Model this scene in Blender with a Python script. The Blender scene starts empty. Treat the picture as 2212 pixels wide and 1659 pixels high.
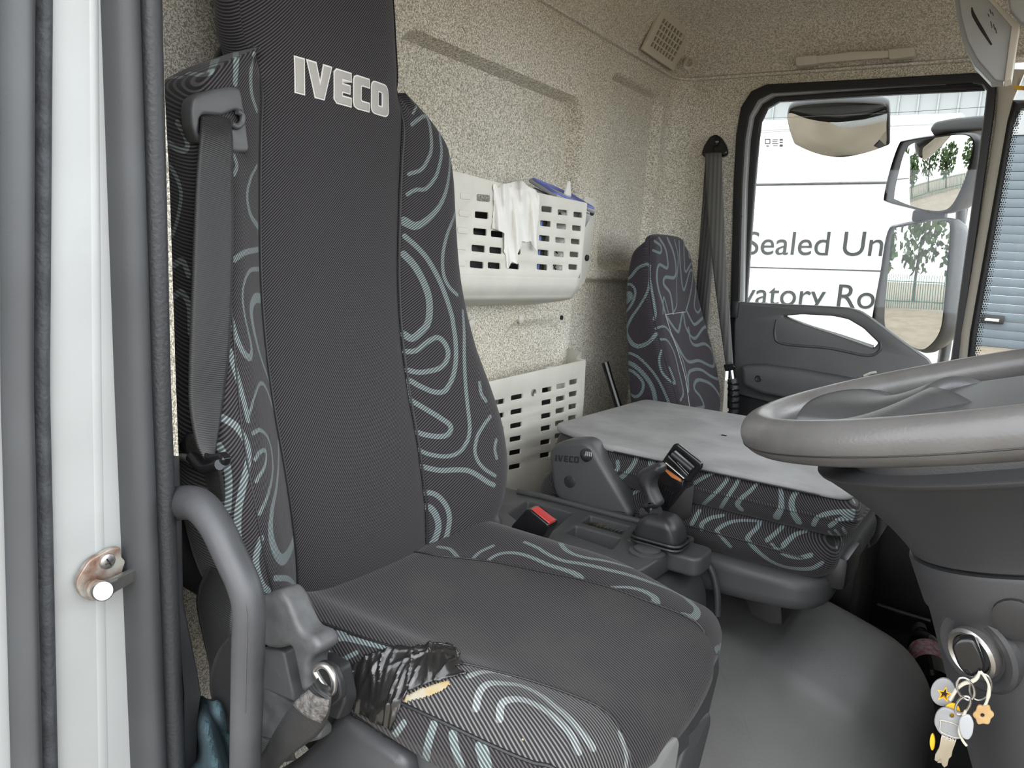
import bpy, bmesh, math, random
import numpy as np
from mathutils import Matrix, Vector
from mathutils.bvhtree import BVHTree
random.seed(7); rng = np.random.default_rng(7)

# ------------------------------------------------------------------ camera
# world: +X = truck front, +Y = across the cab to the passenger side, +Z = up, origin at the camera
FPX = 1680.0; CX, CY = 1106.0, 829.5
def _axes(vy=(2240, 630), vx=(-1500, 380)):
    ey = np.array([vy[0]-CX, vy[1]-CY, FPX]); ey /= np.linalg.norm(ey)
    ex = -np.array([vx[0]-CX, vx[1]-CY, FPX]); ex -= ey*ex.dot(ey); ex /= np.linalg.norm(ex)
    return np.array([ex, ey, np.cross(ex, ey)])
RC = _axes()
scene = bpy.context.scene
cd = bpy.data.cameras.new('camera'); cam = bpy.data.objects.new('camera', cd)
scene.collection.objects.link(cam); scene.camera = cam
cd.sensor_fit = 'HORIZONTAL'; cd.sensor_width = 36.0; cd.lens = FPX/2212*36.0
cd.clip_start = 0.02; cd.clip_end = 400
m = Matrix.Identity(4)
for i in range(3):
    m[i][0] = RC[i][0]; m[i][1] = -RC[i][1]; m[i][2] = -RC[i][2]
cam.matrix_world = m

# ------------------------------------------------------------------ light: bright overcast sky
w = bpy.data.worlds.new('overcast_sky'); scene.world = w; w.use_nodes = True
nt = w.node_tree; nt.nodes.clear()
wo = nt.nodes.new('ShaderNodeOutputWorld'); bg = nt.nodes.new('ShaderNodeBackground')
tc = nt.nodes.new('ShaderNodeTexCoord'); no = nt.nodes.new('ShaderNodeTexNoise'); rp = nt.nodes.new('ShaderNodeValToRGB')
no.inputs['Scale'].default_value = 2.2; no.inputs['Detail'].default_value = 5
rp.color_ramp.elements[0].position = .3; rp.color_ramp.elements[0].color = (.74, .80, .90, 1)
rp.color_ramp.elements[1].position = .7; rp.color_ramp.elements[1].color = (1.0, 1.0, 1.0, 1)
nt.links.new(tc.outputs['Generated'], no.inputs['Vector']); nt.links.new(no.outputs['Fac'], rp.inputs['Fac'])
nt.links.new(rp.outputs['Color'], bg.inputs['Color']); nt.links.new(bg.outputs['Background'], wo.inputs['Surface'])
bg.inputs['Strength'].default_value = 1.0
sun_d = bpy.data.lights.new('veiled_sun', 'SUN'); sun_d.energy = 0.2; sun_d.angle = math.radians(35); sun_d.color = (1, .97, .92)
sun_o = bpy.data.objects.new('veiled_sun', sun_d); scene.collection.objects.link(sun_o)
sun_o.rotation_euler = Vector((-.45, .62, -.62)).to_track_quat('-Z', 'Y').to_euler()
vs = scene.view_settings
vs.view_transform = 'Standard'; vs.look = 'None'; vs.gamma = 1.0; vs.use_curve_mapping = False
vs.exposure = 2.2
cy = scene.cycles
cy.max_bounces = 6; cy.diffuse_bounces = 3; cy.glossy_bounces = 3; cy.transmission_bounces = 3; cy.transparent_max_bounces = 6
cy.caustics_reflective = False; cy.caustics_refractive = False; cy.use_denoising = True; cy.use_adaptive_sampling = True; cy.adaptive_threshold = .06

# ------------------------------------------------------------------ helpers
COL = scene.collection
def ray(u, v):
    return RC @ np.array([(u-CX)/FPX, (v-CY)/FPX, 1.0])
def P(u, v, x=None, y=None, z=None):
    """point seen at pixel (u, v) on the plane x=, y= or z="""
    d = ray(u, v)
    i, t = [(i, t) for i, t in enumerate((x, y, z)) if t is not None][0]
    return d*(t/d[i])
def proj(p):
    q = np.asarray(p, float) @ RC
    return np.stack([CX+FPX*q[..., 0]/q[..., 2], CY+FPX*q[..., 1]/q[..., 2]], -1)

def cr(pts, n=None, closed=False, step=None):
    """Catmull-Rom resample of a polyline"""
    p = np.asarray(pts, float)
    if p.ndim == 1: p = p[:, None]
    m_ = len(p)
    if closed: q = np.vstack([p[-1], p, p[0], p[1]])
    else: q = np.vstack([2*p[0]-p[1], p, 2*p[-1]-p[-2]])
    segs = m_ if closed else m_-1
    k = n or 8
    out = []
    for i in range(segs):
        a, b, c, d = q[i], q[i+1], q[i+2], q[i+3]
        for t in np.linspace(0, 1, k, endpoint=False):
            out.append(.5*((2*b)+(-a+c)*t+(2*a-5*b+4*c-d)*t*t+(-a+3*b-3*c+d)*t**3))
    if not closed: out.append(p[-1])
    return np.array(out)
def smooth_interp(xs, ys):
    """smooth function through (xs, ys)"""
    d = cr(np.stack([xs, ys], 1), 12)
    return lambda x: np.interp(x, d[:, 0], d[:, 1])

def fillet(pts, r, n=5):
    pts = [np.asarray(p, float) for p in pts]; out = []
    m_ = len(pts)
    for i in range(m_):
        a, b, c = pts[i-1], pts[i], pts[(i+1) % m_]
        rr = r[i] if isinstance(r, (list, tuple)) else r
        e1 = a-b; e2 = c-b; l1 = np.linalg.norm(e1); l2 = np.linalg.norm(e2)
        k = min(rr, l1*.49, l2*.49)
        if k < 1e-5: out.append(b); continue
        p0 = b+e1/l1*k; p1 = b+e2/l2*k
        for t in np.linspace(0, 1, n+1):
            out.append((1-t)**2*p0+2*t*(1-t)*b+t*t*p1)
    return out
def rrect(x0, x1, y0, y1, r, n=4):
    return fillet([(x0, y0), (x1, y0), (x1, y1), (x0, y1)], r, n)

def finish(me, sharp=35, smooth=True):
    if smooth:
        me.polygons.foreach_set('use_smooth', [True]*len(me.polygons))
        if sharp: me.set_sharp_from_angle(angle=math.radians(sharp))
    me.update()
def put(o, parent=None):
    COL.objects.link(o)
    if parent is not None:
        o.parent = parent
        top = Matrix.Translation(parent['_w']) if '_w' in parent else Matrix.Identity(4)
        o.matrix_parent_inverse = top.inverted()
    return o
def from_mesh(name, me, mat, parent=None, sharp=35, smooth=True):
    if mat is not None and not len(me.materials): me.materials.append(mat)
    finish(me, sharp, smooth)
    return put(bpy.data.objects.new(name, me), parent)
def mesh(name, V, F, mat, parent=None, sharp=35, smooth=True):
    me = bpy.data.meshes.new(name)
    me.from_pydata([tuple(map(float, v)) for v in V], [], [tuple(map(int, f)) for f in F])
    me.validate(); me.update()
    bm = bmesh.new(); bm.from_mesh(me); bmesh.ops.recalc_face_normals(bm, faces=bm.faces); bm.to_mesh(me); bm.free()
    return from_mesh(name, me, mat, parent, sharp, smooth)
def thing(name, label, cat, loc=(0, 0, 0), group=None):
    o = bpy.data.objects.new(name, None); COL.objects.link(o)
    o.empty_display_size = .05; o.location = loc; o['_w'] = list(map(float, loc))
    o['label'] = label; o['category'] = cat
    if group: o['group'] = group
    return o
def tag(o, label, cat, group=None):
    o['label'] = label; o['category'] = cat
    if group: o['group'] = group
    return o
def struct(o, label=None):
    o['kind'] = 'structure'
    if label: o['label'] = label
    return o
def sempty(name, label, loc=(0, 0, 0)):
    o = bpy.data.objects.new(name, None); COL.objects.link(o); o.location = loc; o['_w'] = list(map(float, loc))
    o['kind'] = 'structure'; o['label'] = label
    return o

def grid_faces(m_, n_, cu=False, cv=False):
    i = np.arange(m_ if cu else m_-1)[:, None]; j = np.arange(n_ if cv else n_-1)[None, :]
    a = i*n_+j; b = i*n_+(j+1) % n_; c = ((i+1) % m_)*n_+(j+1) % n_; d = ((i+1) % m_)*n_+j
    return np.stack([a, b, c, d], -1).reshape(-1, 4)
def grid(name, G, mat, parent=None, cu=False, cv=False, sharp=None, caps=False):
    G = np.asarray(G, float); m_, n_ = G.shape[:2]
    F = grid_faces(m_, n_, cu, cv)
    me = bpy.data.meshes.new(name)
    V = G.reshape(-1, 3)
    if caps and cv:
        F = [tuple(f) for f in F]+[tuple(range(n_))[::-1], tuple(range((m_-1)*n_, m_*n_))]
        me.from_pydata(V.tolist(), [], [tuple(map(int, f)) for f in F])
    else:
        me.from_pydata(V.tolist(), [], F.tolist())
    me.update()
    return from_mesh(name, me, mat, parent, sharp if sharp else 50)
def solid(o, t, off=-1.0):
    md = o.modifiers.new('thickness', 'SOLIDIFY'); md.thickness = t; md.offset = off
    return o
def bevel(o, w_, seg=2, ang=30):
    md = o.modifiers.new('bevel', 'BEVEL'); md.width = w_; md.segments = seg; md.limit_method = 'ANGLE'
    md.angle_limit = math.radians(ang); md.harden_normals = True
    return o
def subsurf(o, k=2):
    md = o.modifiers.new('subsurf', 'SUBSURF'); md.levels = k; md.render_levels = k
    return o

def frames(p):
    p = np.asarray(p, float); t = np.gradient(p, axis=0); t /= np.linalg.norm(t, axis=1)[:, None]+1e-12
    u = np.cross(t[0], [0, 0, 1.0])
    if np.linalg.norm(u) < 1e-3: u = np.cross(t[0], [0, 1.0, 0])
    u /= np.linalg.norm(u); U = []
    for k in range(len(p)):
        u = u-t[k]*u.dot(t[k]); u /= np.linalg.norm(u); U.append(u.copy())
    U = np.array(U); return t, U, np.cross(t, U)
def tube_pts(pts, r, res=14, k=8, closed=False, flat=1.0):
    p = cr(pts, k, closed); t, U, W = frames(p)
    if np.ndim(r): rr = np.interp(np.linspace(0, 1, len(p)), np.linspace(0, 1, len(r)), r)
    else: rr = np.full(len(p), r)
    th = np.linspace(0, 2*np.pi, res, endpoint=False)
    return p[:, None]+rr[:, None, None]*(np.cos(th)[None, :, None]*U[:, None]+flat*np.sin(th)[None, :, None]*W[:, None])
def tube(name, pts, r, mat, parent=None, res=14, k=8, closed=False, flat=1.0):
    return grid(name, tube_pts(pts, r, res, k, closed, flat), mat, parent, cu=closed, cv=True, caps=not closed)
def ribbon(name, pts, wdir, width, thick, mat, parent=None, k=10):
    """flat strap along pts; wdir = width direction(s), one for all or one per point"""
    pts = np.asarray(pts, float); p = cr(pts, k)
    wd = np.asarray(wdir, float)
    if wd.ndim == 1: wd = np.repeat(wd[None], len(pts), 0)
    W = cr(wd, k); W /= np.linalg.norm(W, axis=1)[:, None]
    ww = np.asarray(width, float); ww = cr(np.repeat(ww, len(pts)) if ww.ndim == 0 else ww, k)[:, 0]
    t = np.gradient(p, axis=0); t /= np.linalg.norm(t, axis=1)[:, None]
    N = np.cross(t, W); N /= np.linalg.norm(N, axis=1)[:, None]
    cs = [(-.5, -.3), (-.47, -.5), (-.2, -.5), (.2, -.5), (.47, -.5), (.5, -.3), (.5, .3), (.47, .5), (.2, .5), (-.2, .5), (-.47, .5), (-.5, .3)]
    G = np.stack([p+W*(ww*a)[:, None]+N*(thick*b) for a, b in cs], 1)
    return grid(name, G, mat, parent, cv=True, sharp=70, caps=True)

def flat_mesh(outer, holes, t, bev=0.0, bres=2):
    c = bpy.data.curves.new('flat', 'CURVE'); c.dimensions = '2D'; c.fill_mode = 'BOTH'
    c.extrude = max(t/2-bev, 1e-5); c.bevel_depth = bev; c.bevel_resolution = bres; c.offset = -bev
    for loop in [outer]+list(holes):
        s = c.splines.new('POLY'); s.points.add(len(loop)-1); s.use_cyclic_u = True
        for k, q in enumerate(loop): s.points[k].co = (float(q[0]), float(q[1]), 0, 1)
    o = bpy.data.objects.new('flat', c)
    me = bpy.data.meshes.new_from_object(o)
    bpy.data.objects.remove(o); bpy.data.curves.remove(c)
    return me
def plate(name, outer, holes, O, e1, e2, t, mat, parent=None, bev=0.0, sharp=35, fn=None, bres=2):
    """2-D outline with holes, extruded t, from the plane O/e1/e2 along e1 x e2"""
    me = flat_mesh(outer, holes, t, bev, bres)
    me.name = name
    n = len(me.vertices); co = np.empty(n*3); me.vertices.foreach_get('co', co); co = co.reshape(-1, 3)
    O, e1, e2 = (np.asarray(q, float) for q in (O, e1, e2)); e3 = np.cross(e1, e2)
    co[:, 2] += t/2
    out = O+co[:, :1]*e1+co[:, 1:2]*e2+co[:, 2:]*e3
    if fn is not None: out = fn(out)
    me.vertices.foreach_set('co', out.ravel())
    bm = bmesh.new(); bm.from_mesh(me); bmesh.ops.remove_doubles(bm, verts=bm.verts, dist=1e-6)
    bmesh.ops.recalc_face_normals(bm, faces=bm.faces); bm.to_mesh(me); bm.free()
    return from_mesh(name, me, mat, parent, sharp)
EX, EY, EZ = np.eye(3)
def plate_y(name, px, y, t, mat, parent=None, holes=(), bev=0.0, r=0.0, rh=0.0):
    """outline given by the points seen at pixels px on the plane Y=y, growing t away towards +Y"""
    def pl(q, rr):
        a = [P(u, v, y=y)[[0, 2]] for u, v in q]
        return fillet(a, rr) if rr else a
    return plate(name, pl(px, r), [pl(h, rh) for h in holes], (0, y+t, 0), EX, EZ, t, mat, parent, bev)
def box_vf(size, bev=0.0, seg=2):
    bm = bmesh.new(); bmesh.ops.create_cube(bm, size=1.0)
    for v in bm.verts: v.co = Vector((v.co.x*size[0], v.co.y*size[1], v.co.z*size[2]))
    if bev: bmesh.ops.bevel(bm, geom=bm.edges[:], offset=bev, segments=seg, affect='EDGES', profile=.5)
    return bm
def rbox(name, c, size, bev, mat, parent=None, rot=None, seg=2):
    bm = box_vf(size, bev, seg); me = bpy.data.meshes.new(name)
    M_ = Matrix.Translation(Vector(c))@(rot.to_4x4() if rot is not None else Matrix.Identity(4))
    bm.transform(M_); bm.to_mesh(me); bm.free()
    return from_mesh(name, me, mat, parent)
def basis(e1, e2):
    e1 = Vector(e1).normalized(); e2 = Vector(e2); e2 = (e2-e1*e2.dot(e1)).normalized(); e3 = e1.cross(e2)
    return Matrix((e1, e2, e3)).transposed()
def lathe(name, prof, O, axis, mat, parent=None, n=28, sharp=40):
    """prof = [(radius, height)...] turned about axis through O"""
    ax = np.asarray(axis, float); ax /= np.linalg.norm(ax)
    u = np.cross(ax, [0, 0, 1.0]);
    if np.linalg.norm(u) < 1e-3: u = np.cross(ax, [1.0, 0, 0])
    u /= np.linalg.norm(u); v = np.cross(ax, u); th = np.linspace(0, 2*np.pi, n, endpoint=False)
    G = np.array([[np.asarray(O)+ax*h+r*(np.cos(a)*u+np.sin(a)*v) for a in th] for r, h in prof])
    return grid(name, G, mat, parent, cv=True, caps=True, sharp=sharp)
def join(objs):
    """several shapes of ONE part made into one mesh"""
    bm = bmesh.new(); base = objs[0]
    for o in objs: bm.from_mesh(o.data)
    me = base.data; bm.to_mesh(me); bm.free()
    for o in objs[1:]:
        d = o.data; bpy.data.objects.remove(o); bpy.data.meshes.remove(d)
    return base
def bvh_of(o):
    me = o.data
    return BVHTree.FromPolygons([v.co.copy() for v in me.vertices], [tuple(p.vertices) for p in me.polygons])
def cast(b, u, v):
    h = b.ray_cast(Vector((0, 0, 0)), Vector(ray(u, v)).normalized())
    return None if h[0] is None else np.array(h[0])
def weave(objs, lines):
    """woven swirl lines [(width_mm, [(u, v)...])] laid on the surfaces of objs: stored as a distance attribute"""
    for o in objs:
        b = bvh_of(o); A, B, W = [], [], []
        for wd, px in lines:
            q = cr(px, 7); prev = None
            wl = np.interp(np.linspace(0, 1, len(q)), np.linspace(0, 1, len(wd)), wd) if np.ndim(wd) else np.full(len(q), wd)
            for k, (u, v) in enumerate(q):
                h = cast(b, u, v)
                if h is not None and prev is not None and np.linalg.norm(h-prev) < .06:
                    A.append(prev); B.append(h); W.append(wl[k]*.0005)
                prev = h
        me = o.data; n = len(me.vertices); co = np.empty(n*3); me.vertices.foreach_get('co', co); co = co.reshape(-1, 3)
        best = np.full(n, -.02)
        for a, c, hw in zip(A, B, W):
            d = c-a; L = d.dot(d)+1e-12
            near = np.where(np.abs(co-(a+c)/2).max(1) < .03)[0]
            if not len(near): continue
            p = co[near]; t = np.clip((p-a)@d/L, 0, 1)
            best[near] = np.maximum(best[near], hw-np.linalg.norm(p-a-t[:, None]*d, axis=1))
        at = me.attributes.new('swirl', 'FLOAT', 'POINT'); at.data.foreach_set('value', best.astype(np.float32))

# ------------------------------------------------------------------ materials
MATS = {}
def nodes(name):
    mt = bpy.data.materials.new(name); mt.use_nodes = True; MATS[name] = mt
    return mt, mt.node_tree, mt.node_tree.nodes['Principled BSDF']
def N(t, typ, **k):
    n = t.nodes.new(typ)
    for a, b in k.items():
        if a in n.inputs: n.inputs[a].default_value = b
        else: setattr(n, a, b)
    return n
def pm(name, col, rough=.5, metal=0.0, bump=None, var=0.0, vscale=6.0, spec=.5, coat=0.0, rvar=0.0, col2=None):
    mt, t, b = nodes(name)
    b.inputs['Base Color'].default_value = (*col, 1); b.inputs['Roughness'].default_value = rough
    b.inputs['Metallic'].default_value = metal; b.inputs['Specular IOR Level'].default_value = spec
    b.inputs['Coat Weight'].default_value = coat
    c = N(t, 'ShaderNodeTexCoord')
    if var or col2:
        n = N(t, 'ShaderNodeTexNoise', Scale=vscale, Detail=3.0); t.links.new(c.outputs['Object'], n.inputs['Vector'])
        r = N(t, 'ShaderNodeValToRGB'); e = r.color_ramp.elements
        c2 = col2 if col2 else tuple(x*(1+var) for x in col); c1 = col if col2 else tuple(x*(1-var) for x in col)
        e[0].position, e[1].position = .35, .68; e[0].color = (*c1, 1); e[1].color = (*c2, 1)
        t.links.new(n.outputs['Fac'], r.inputs['Fac']); t.links.new(r.outputs['Color'], b.inputs['Base Color'])
    if rvar:
        n = N(t, 'ShaderNodeTexNoise', Scale=vscale*1.7, Detail=2.0); t.links.new(c.outputs['Object'], n.inputs['Vector'])
        mr = N(t, 'ShaderNodeMapRange'); mr.inputs['To Min'].default_value = rough-rvar; mr.inputs['To Max'].default_value = rough+rvar
        mr.inputs['From Min'].default_value = .3; mr.inputs['From Max'].default_value = .7
        t.links.new(n.outputs['Fac'], mr.inputs['Value']); t.links.new(mr.outputs['Result'], b.inputs['Roughness'])
    if bump:
        n = N(t, 'ShaderNodeTexNoise', Scale=bump[0], Detail=1.0); t.links.new(c.outputs['Object'], n.inputs['Vector'])
        bp = N(t, 'ShaderNodeBump', Strength=bump[1], Distance=bump[2] if len(bump) > 2 else .001)
        t.links.new(n.outputs['Fac'], bp.inputs['Height']); t.links.new(bp.outputs['Normal'], b.inputs['Normal'])
    return mt
def carpet_mat(name, lo, hi, scale=330.0):
    mt, t, b = nodes(name); b.inputs['Roughness'].default_value = .95; b.inputs['Specular IOR Level'].default_value = .1
    c = N(t, 'ShaderNodeTexCoord')
    n1 = N(t, 'ShaderNodeTexNoise', Scale=scale, Detail=1.5, Distortion=1.2); n2 = N(t, 'ShaderNodeTexNoise', Scale=3.0, Detail=3.0)
    t.links.new(c.outputs['Object'], n1.inputs['Vector']); t.links.new(c.outputs['Object'], n2.inputs['Vector'])
    r = N(t, 'ShaderNodeValToRGB'); e = r.color_ramp.elements; e[0].position, e[1].position = .42, .58
    e[0].color = (*lo, 1); e[1].color = (*hi, 1); t.links.new(n1.outputs['Fac'], r.inputs['Fac'])
    r2 = N(t, 'ShaderNodeValToRGB'); e = r2.color_ramp.elements; e[0].position, e[1].position = .35, .65
    e[0].color = (.90, .88, .82, 1); e[1].color = (1, 1, 1, 1); t.links.new(n2.outputs['Fac'], r2.inputs['Fac'])
    mx = N(t, 'ShaderNodeMix', data_type='RGBA', blend_type='MULTIPLY'); mx.inputs['Factor'].default_value = 1
    t.links.new(r.outputs['Color'], mx.inputs[6]); t.links.new(r2.outputs['Color'], mx.inputs[7])
    t.links.new(mx.outputs[2], b.inputs['Base Color'])
    bp = N(t, 'ShaderNodeBump', Strength=.35, Distance=.0015); t.links.new(n1.outputs['Fac'], bp.inputs['Height']); t.links.new(bp.outputs['Normal'], b.inputs['Normal'])
    return mt
def twill_mat(name, kvec, dark=(.0095, .0088, .0098), lite=(.072, .066, .071), line=(.24, .29, .29), period=.0031, swirl=True, wear=0.0, auto=False):
    """black twill; light threads run across kvec; woven swirl lines from the 'swirl' attribute"""
    mt, t, b = nodes(name); b.inputs['Roughness'].default_value = .88; b.inputs['Specular IOR Level'].default_value = .25
    b.inputs['Sheen Weight'].default_value = .12; b.inputs['Sheen Roughness'].default_value = .5
    c = N(t, 'ShaderNodeTexCoord')
    kv = np.asarray(kvec, float); kv = kv/np.linalg.norm(kv)*2*math.pi/period
    d = N(t, 'ShaderNodeVectorMath', operation='DOT_PRODUCT'); d.inputs[1].default_value = kv
    nz = N(t, 'ShaderNodeTexNoise', Scale=40.0, Detail=2.0); t.links.new(c.outputs['Object'], nz.inputs['Vector'])
    t.links.new(c.outputs['Object'], d.inputs[0])
    ad = N(t, 'ShaderNodeMath', operation='MULTIPLY_ADD'); ad.inputs[1].default_value = 1.2
    t.links.new(nz.outputs['Fac'], ad.inputs[0]); t.links.new(d.outputs['Value'], ad.inputs[2])
    s = N(t, 'ShaderNodeMath', operation='SINE'); t.links.new(ad.outputs[0], s.inputs[0])
    mr = N(t, 'ShaderNodeMapRange', interpolation_type='SMOOTHSTEP'); mr.inputs['From Min'].default_value = -.2; mr.inputs['From Max'].default_value = .75
    t.links.new(s.outputs[0], mr.inputs['Value'])
    m1 = N(t, 'ShaderNodeMix', data_type='RGBA'); m1.inputs[6].default_value = (*dark, 1); m1.inputs[7].default_value = (*lite, 1)
    t.links.new(mr.outputs['Result'], m1.inputs['Factor'])
    last = m1.outputs[2]
    if swirl:
        if auto:
            n2 = N(t, 'ShaderNodeTexNoise', Scale=7.0, Detail=0.0, Distortion=.6); t.links.new(c.outputs['Object'], n2.inputs['Vector'])
            mm = N(t, 'ShaderNodeMath', operation='MULTIPLY'); mm.inputs[1].default_value = 5.0; t.links.new(n2.outputs['Fac'], mm.inputs[0])
            pp = N(t, 'ShaderNodeMath', operation='PINGPONG'); pp.inputs[1].default_value = .5; t.links.new(mm.outputs[0], pp.inputs[0])
            k = N(t, 'ShaderNodeMapRange'); k.inputs['From Min'].default_value = .085; k.inputs['From Max'].default_value = .06
            t.links.new(pp.outputs[0], k.inputs['Value'])
        else:
            at = N(t, 'ShaderNodeAttribute', attribute_name='swirl')
            k = N(t, 'ShaderNodeMapRange'); k.inputs['From Min'].default_value = -.0004; k.inputs['From Max'].default_value = .0004
            t.links.new(at.outputs['Fac'], k.inputs['Value'])
        th = N(t, 'ShaderNodeMapRange'); th.inputs['To Min'].default_value = .22; th.inputs['To Max'].default_value = 1.0
        t.links.new(mr.outputs['Result'], th.inputs['Value'])
        mu = N(t, 'ShaderNodeMath', operation='MULTIPLY'); t.links.new(k.outputs['Result'], mu.inputs[0]); t.links.new(th.outputs['Result'], mu.inputs[1])
        m2 = N(t, 'ShaderNodeMix', data_type='RGBA'); t.links.new(mu.outputs[0], m2.inputs['Factor'])
        t.links.new(last, m2.inputs[6]); m2.inputs[7].default_value = (*line, 1); last = m2.outputs[2]
    if wear:
        n3 = N(t, 'ShaderNodeTexNoise', Scale=9.0, Detail=4.0); t.links.new(c.outputs['Object'], n3.inputs['Vector'])
        k3 = N(t, 'ShaderNodeMapRange'); k3.inputs['From Min'].default_value = .5; k3.inputs['From Max'].default_value = .62; k3.inputs['To Max'].default_value = wear
        t.links.new(n3.outputs['Fac'], k3.inputs['Value'])
        m3 = N(t, 'ShaderNodeMix', data_type='RGBA'); t.links.new(k3.outputs['Result'], m3.inputs['Factor'])
        t.links.new(last, m3.inputs[6]); m3.inputs[7].default_value = (.055, .052, .045, 1); last = m3.outputs[2]
    t.links.new(last, b.inputs['Base Color'])
    bp = N(t, 'ShaderNodeBump', Strength=.25, Distance=.0008); t.links.new(mr.outputs['Result'], bp.inputs['Height']); t.links.new(bp.outputs['Normal'], b.inputs['Normal'])
    return mt
def web_mat(name, axis, col=(.035, .036, .038), hi=(.075, .076, .078), period=.0022, rough=.45):
    mt, t, b = nodes(name); b.inputs['Roughness'].default_value = rough; b.inputs['Sheen Weight'].default_value = .04
    c = N(t, 'ShaderNodeTexCoord'); kv = np.asarray(axis, float); kv = kv/np.linalg.norm(kv)*2*math.pi/period
    d = N(t, 'ShaderNodeVectorMath', operation='DOT_PRODUCT'); d.inputs[1].default_value = kv; t.links.new(c.outputs['Object'], d.inputs[0])
    s = N(t, 'ShaderNodeMath', operation='SINE'); t.links.new(d.outputs['Value'], s.inputs[0])
    mr = N(t, 'ShaderNodeMapRange'); mr.inputs['From Min'].default_value = -1; t.links.new(s.outputs[0], mr.inputs['Value'])
    m1 = N(t, 'ShaderNodeMix', data_type='RGBA'); m1.inputs[6].default_value = (*col, 1); m1.inputs[7].default_value = (*hi, 1)
    t.links.new(mr.outputs['Result'], m1.inputs['Factor']); t.links.new(m1.outputs[2], b.inputs['Base Color'])
    bp = N(t, 'ShaderNodeBump', Strength=.3, Distance=.0006); t.links.new(mr.outputs['Result'], bp.inputs['Height']); t.links.new(bp.outputs['Normal'], b.inputs['Normal'])
    return mt
def glass_mat(name, tint=(1, 1, 1), refl=.06):
    mt = bpy.data.materials.new(name); mt.use_nodes = True; t = mt.node_tree; t.nodes.clear()
    o = N(t, 'ShaderNodeOutputMaterial'); tr = N(t, 'ShaderNodeBsdfTransparent'); tr.inputs['Color'].default_value = (*tint, 1)
    gl = N(t, 'ShaderNodeBsdfGlossy'); gl.inputs['Roughness'].default_value = .02
    lw = N(t, 'ShaderNodeFresnel', IOR=1.35); mx = N(t, 'ShaderNodeMixShader')
    t.links.new(lw.outputs[0], mx.inputs[0]); t.links.new(tr.outputs[0], mx.inputs[1]); t.links.new(gl.outputs[0], mx.inputs[2])
    t.links.new(mx.outputs[0], o.inputs[0]); return mt

M_carpet = carpet_mat('grey_fleck_carpet', (.33, .31, .265), (.88, .84, .745))
M_carpet2 = carpet_mat('headliner_fleck', (.42, .40, .37), (.86, .83, .77), 300)
M_backtwill = twill_mat('black_twill_back', (.25, -1.05, 1), swirl=False, period=.0027)
M_backswirl = twill_mat('swirl_twill_back', (.25, -1.05, 1), period=.0027)
M_cushtwill = twill_mat('black_twill_cushion', (.55, 1, .6), swirl=False, wear=.35)
M_cushswirl = twill_mat('swirl_twill_cushion', (.55, 1, .6))
M_frontswirl = twill_mat('worn_twill_cushion_front', (.45, 1, .3), lite=(.15, .146, .146), dark=(.018, .0175, .018), line=(.34, .37, .37), period=.0034)
M_midswirl = twill_mat('swirl_twill_middle', (.9, -.2, 1), line=(.24, .30, .30))
M_passswirl = twill_mat('swirl_twill_passenger', (.3, -.75, 1), dark=(.022, .018, .023), lite=(.05, .043, .052), line=(.22, .29, .30))
M_autoswirl = twill_mat('swirl_twill_far', (.9, -.2, 1), auto=True)
M_plastic = pm('charcoal_plastic', (.066, .068, .071), .48, bump=(900, .12, .0006), var=.10, rvar=.08)
M_plastic_d = pm('black_plastic', (.024, .0245, .026), .42, bump=(800, .1, .0005), rvar=.06)
M_plastic_m = pm('mid_grey_plastic', (.056, .058, .062), .42, bump=(900, .1, .0005), var=.12, rvar=.07, vscale=14)
M_plastic_l = pm('scuffed_grey_plastic', (.088, .090, .092), .5, var=.25, vscale=45, rvar=.1)
M_plastic_door = pm('door_charcoal_plastic', (.098, .100, .102), .48, bump=(900, .12, .0006), var=.1, rvar=.08)
M_gloss = pm('gloss_black_plastic', (.010, .010, .011), .18)
M_cream = pm('cream_plastic', (.62, .605, .54), .42, var=.06, vscale=9)
M_white = pm('white_paint', (.41, .425, .42), .34, coat=.15, var=.03, vscale=7, bump=(5, .25, .03))
M_rubber = pm('grey_rubber', (.050, .053, .056), .55, bump=(400, .12, .0008), var=.15)
M_rubber_d = pm('black_rubber', (.013, .013, .014), .5)
M_vinyl = pm('black_grain_vinyl', (.22, .22, .219), .42, bump=(330, .4, .0008), vscale=5, var=.12, spec=.7)
M_leather = pm('steering_leather', (.105, .102, .099), .34, bump=(420, .2, .0008), var=.14, vscale=16, rvar=.04)
M_hub = pm('steering_hub_plastic', (.060, .061, .063), .42, bump=(650, .25, .0008))
M_column = pm('column_plastic', (.038, .039, .041), .5, bump=(750, .2, .0006), var=.08)
M_steel = pm('zinc_steel', (.44, .43, .41), .34, .9, var=.12, vscale=60)
M_chrome = pm('chrome', (.75, .75, .76), .13, 1.0)
M_rust = pm('rusty_zinc', (.52, .50, .45), .5, .55, col2=(.22, .11, .07), vscale=55)
M_web = web_mat('belt_webbing', (.15, .2, 1), (.009, .0093, .0097), (.027, .0275, .028))
M_web2 = web_mat('belt_webbing_ribbed', (1, .5, 0), (.03, .03, .03), (.07, .07, .07), .009)
M_red = pm('red_button', (.40, .035, .032), .35)
M_orange = pm('orange_button', (.72, .24, .08), .4)
M_thread = pm('silver_embroidery', (.36, .345, .32), .6, bump=(700, .4, .001))
M_thread_w = pm('white_embroidery_edge', (.66, .65, .62), .7)
M_tape = pm('black_tape', (.016, .0155, .015), .24, bump=(150, .25, .0015), spec=.8)
M_foam = pm('yellow_foam', (.34, .25, .10), .9, col2=(.34, .32, .26), vscale=60)
M_tissue = pm('white_tissue', (.82, .81, .77), .9, bump=(110, .3, .0025))
M_towel = pm('blue_towel', (.045, .082, .098), .95, bump=(500, .8, .002), var=.3, vscale=25)
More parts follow.
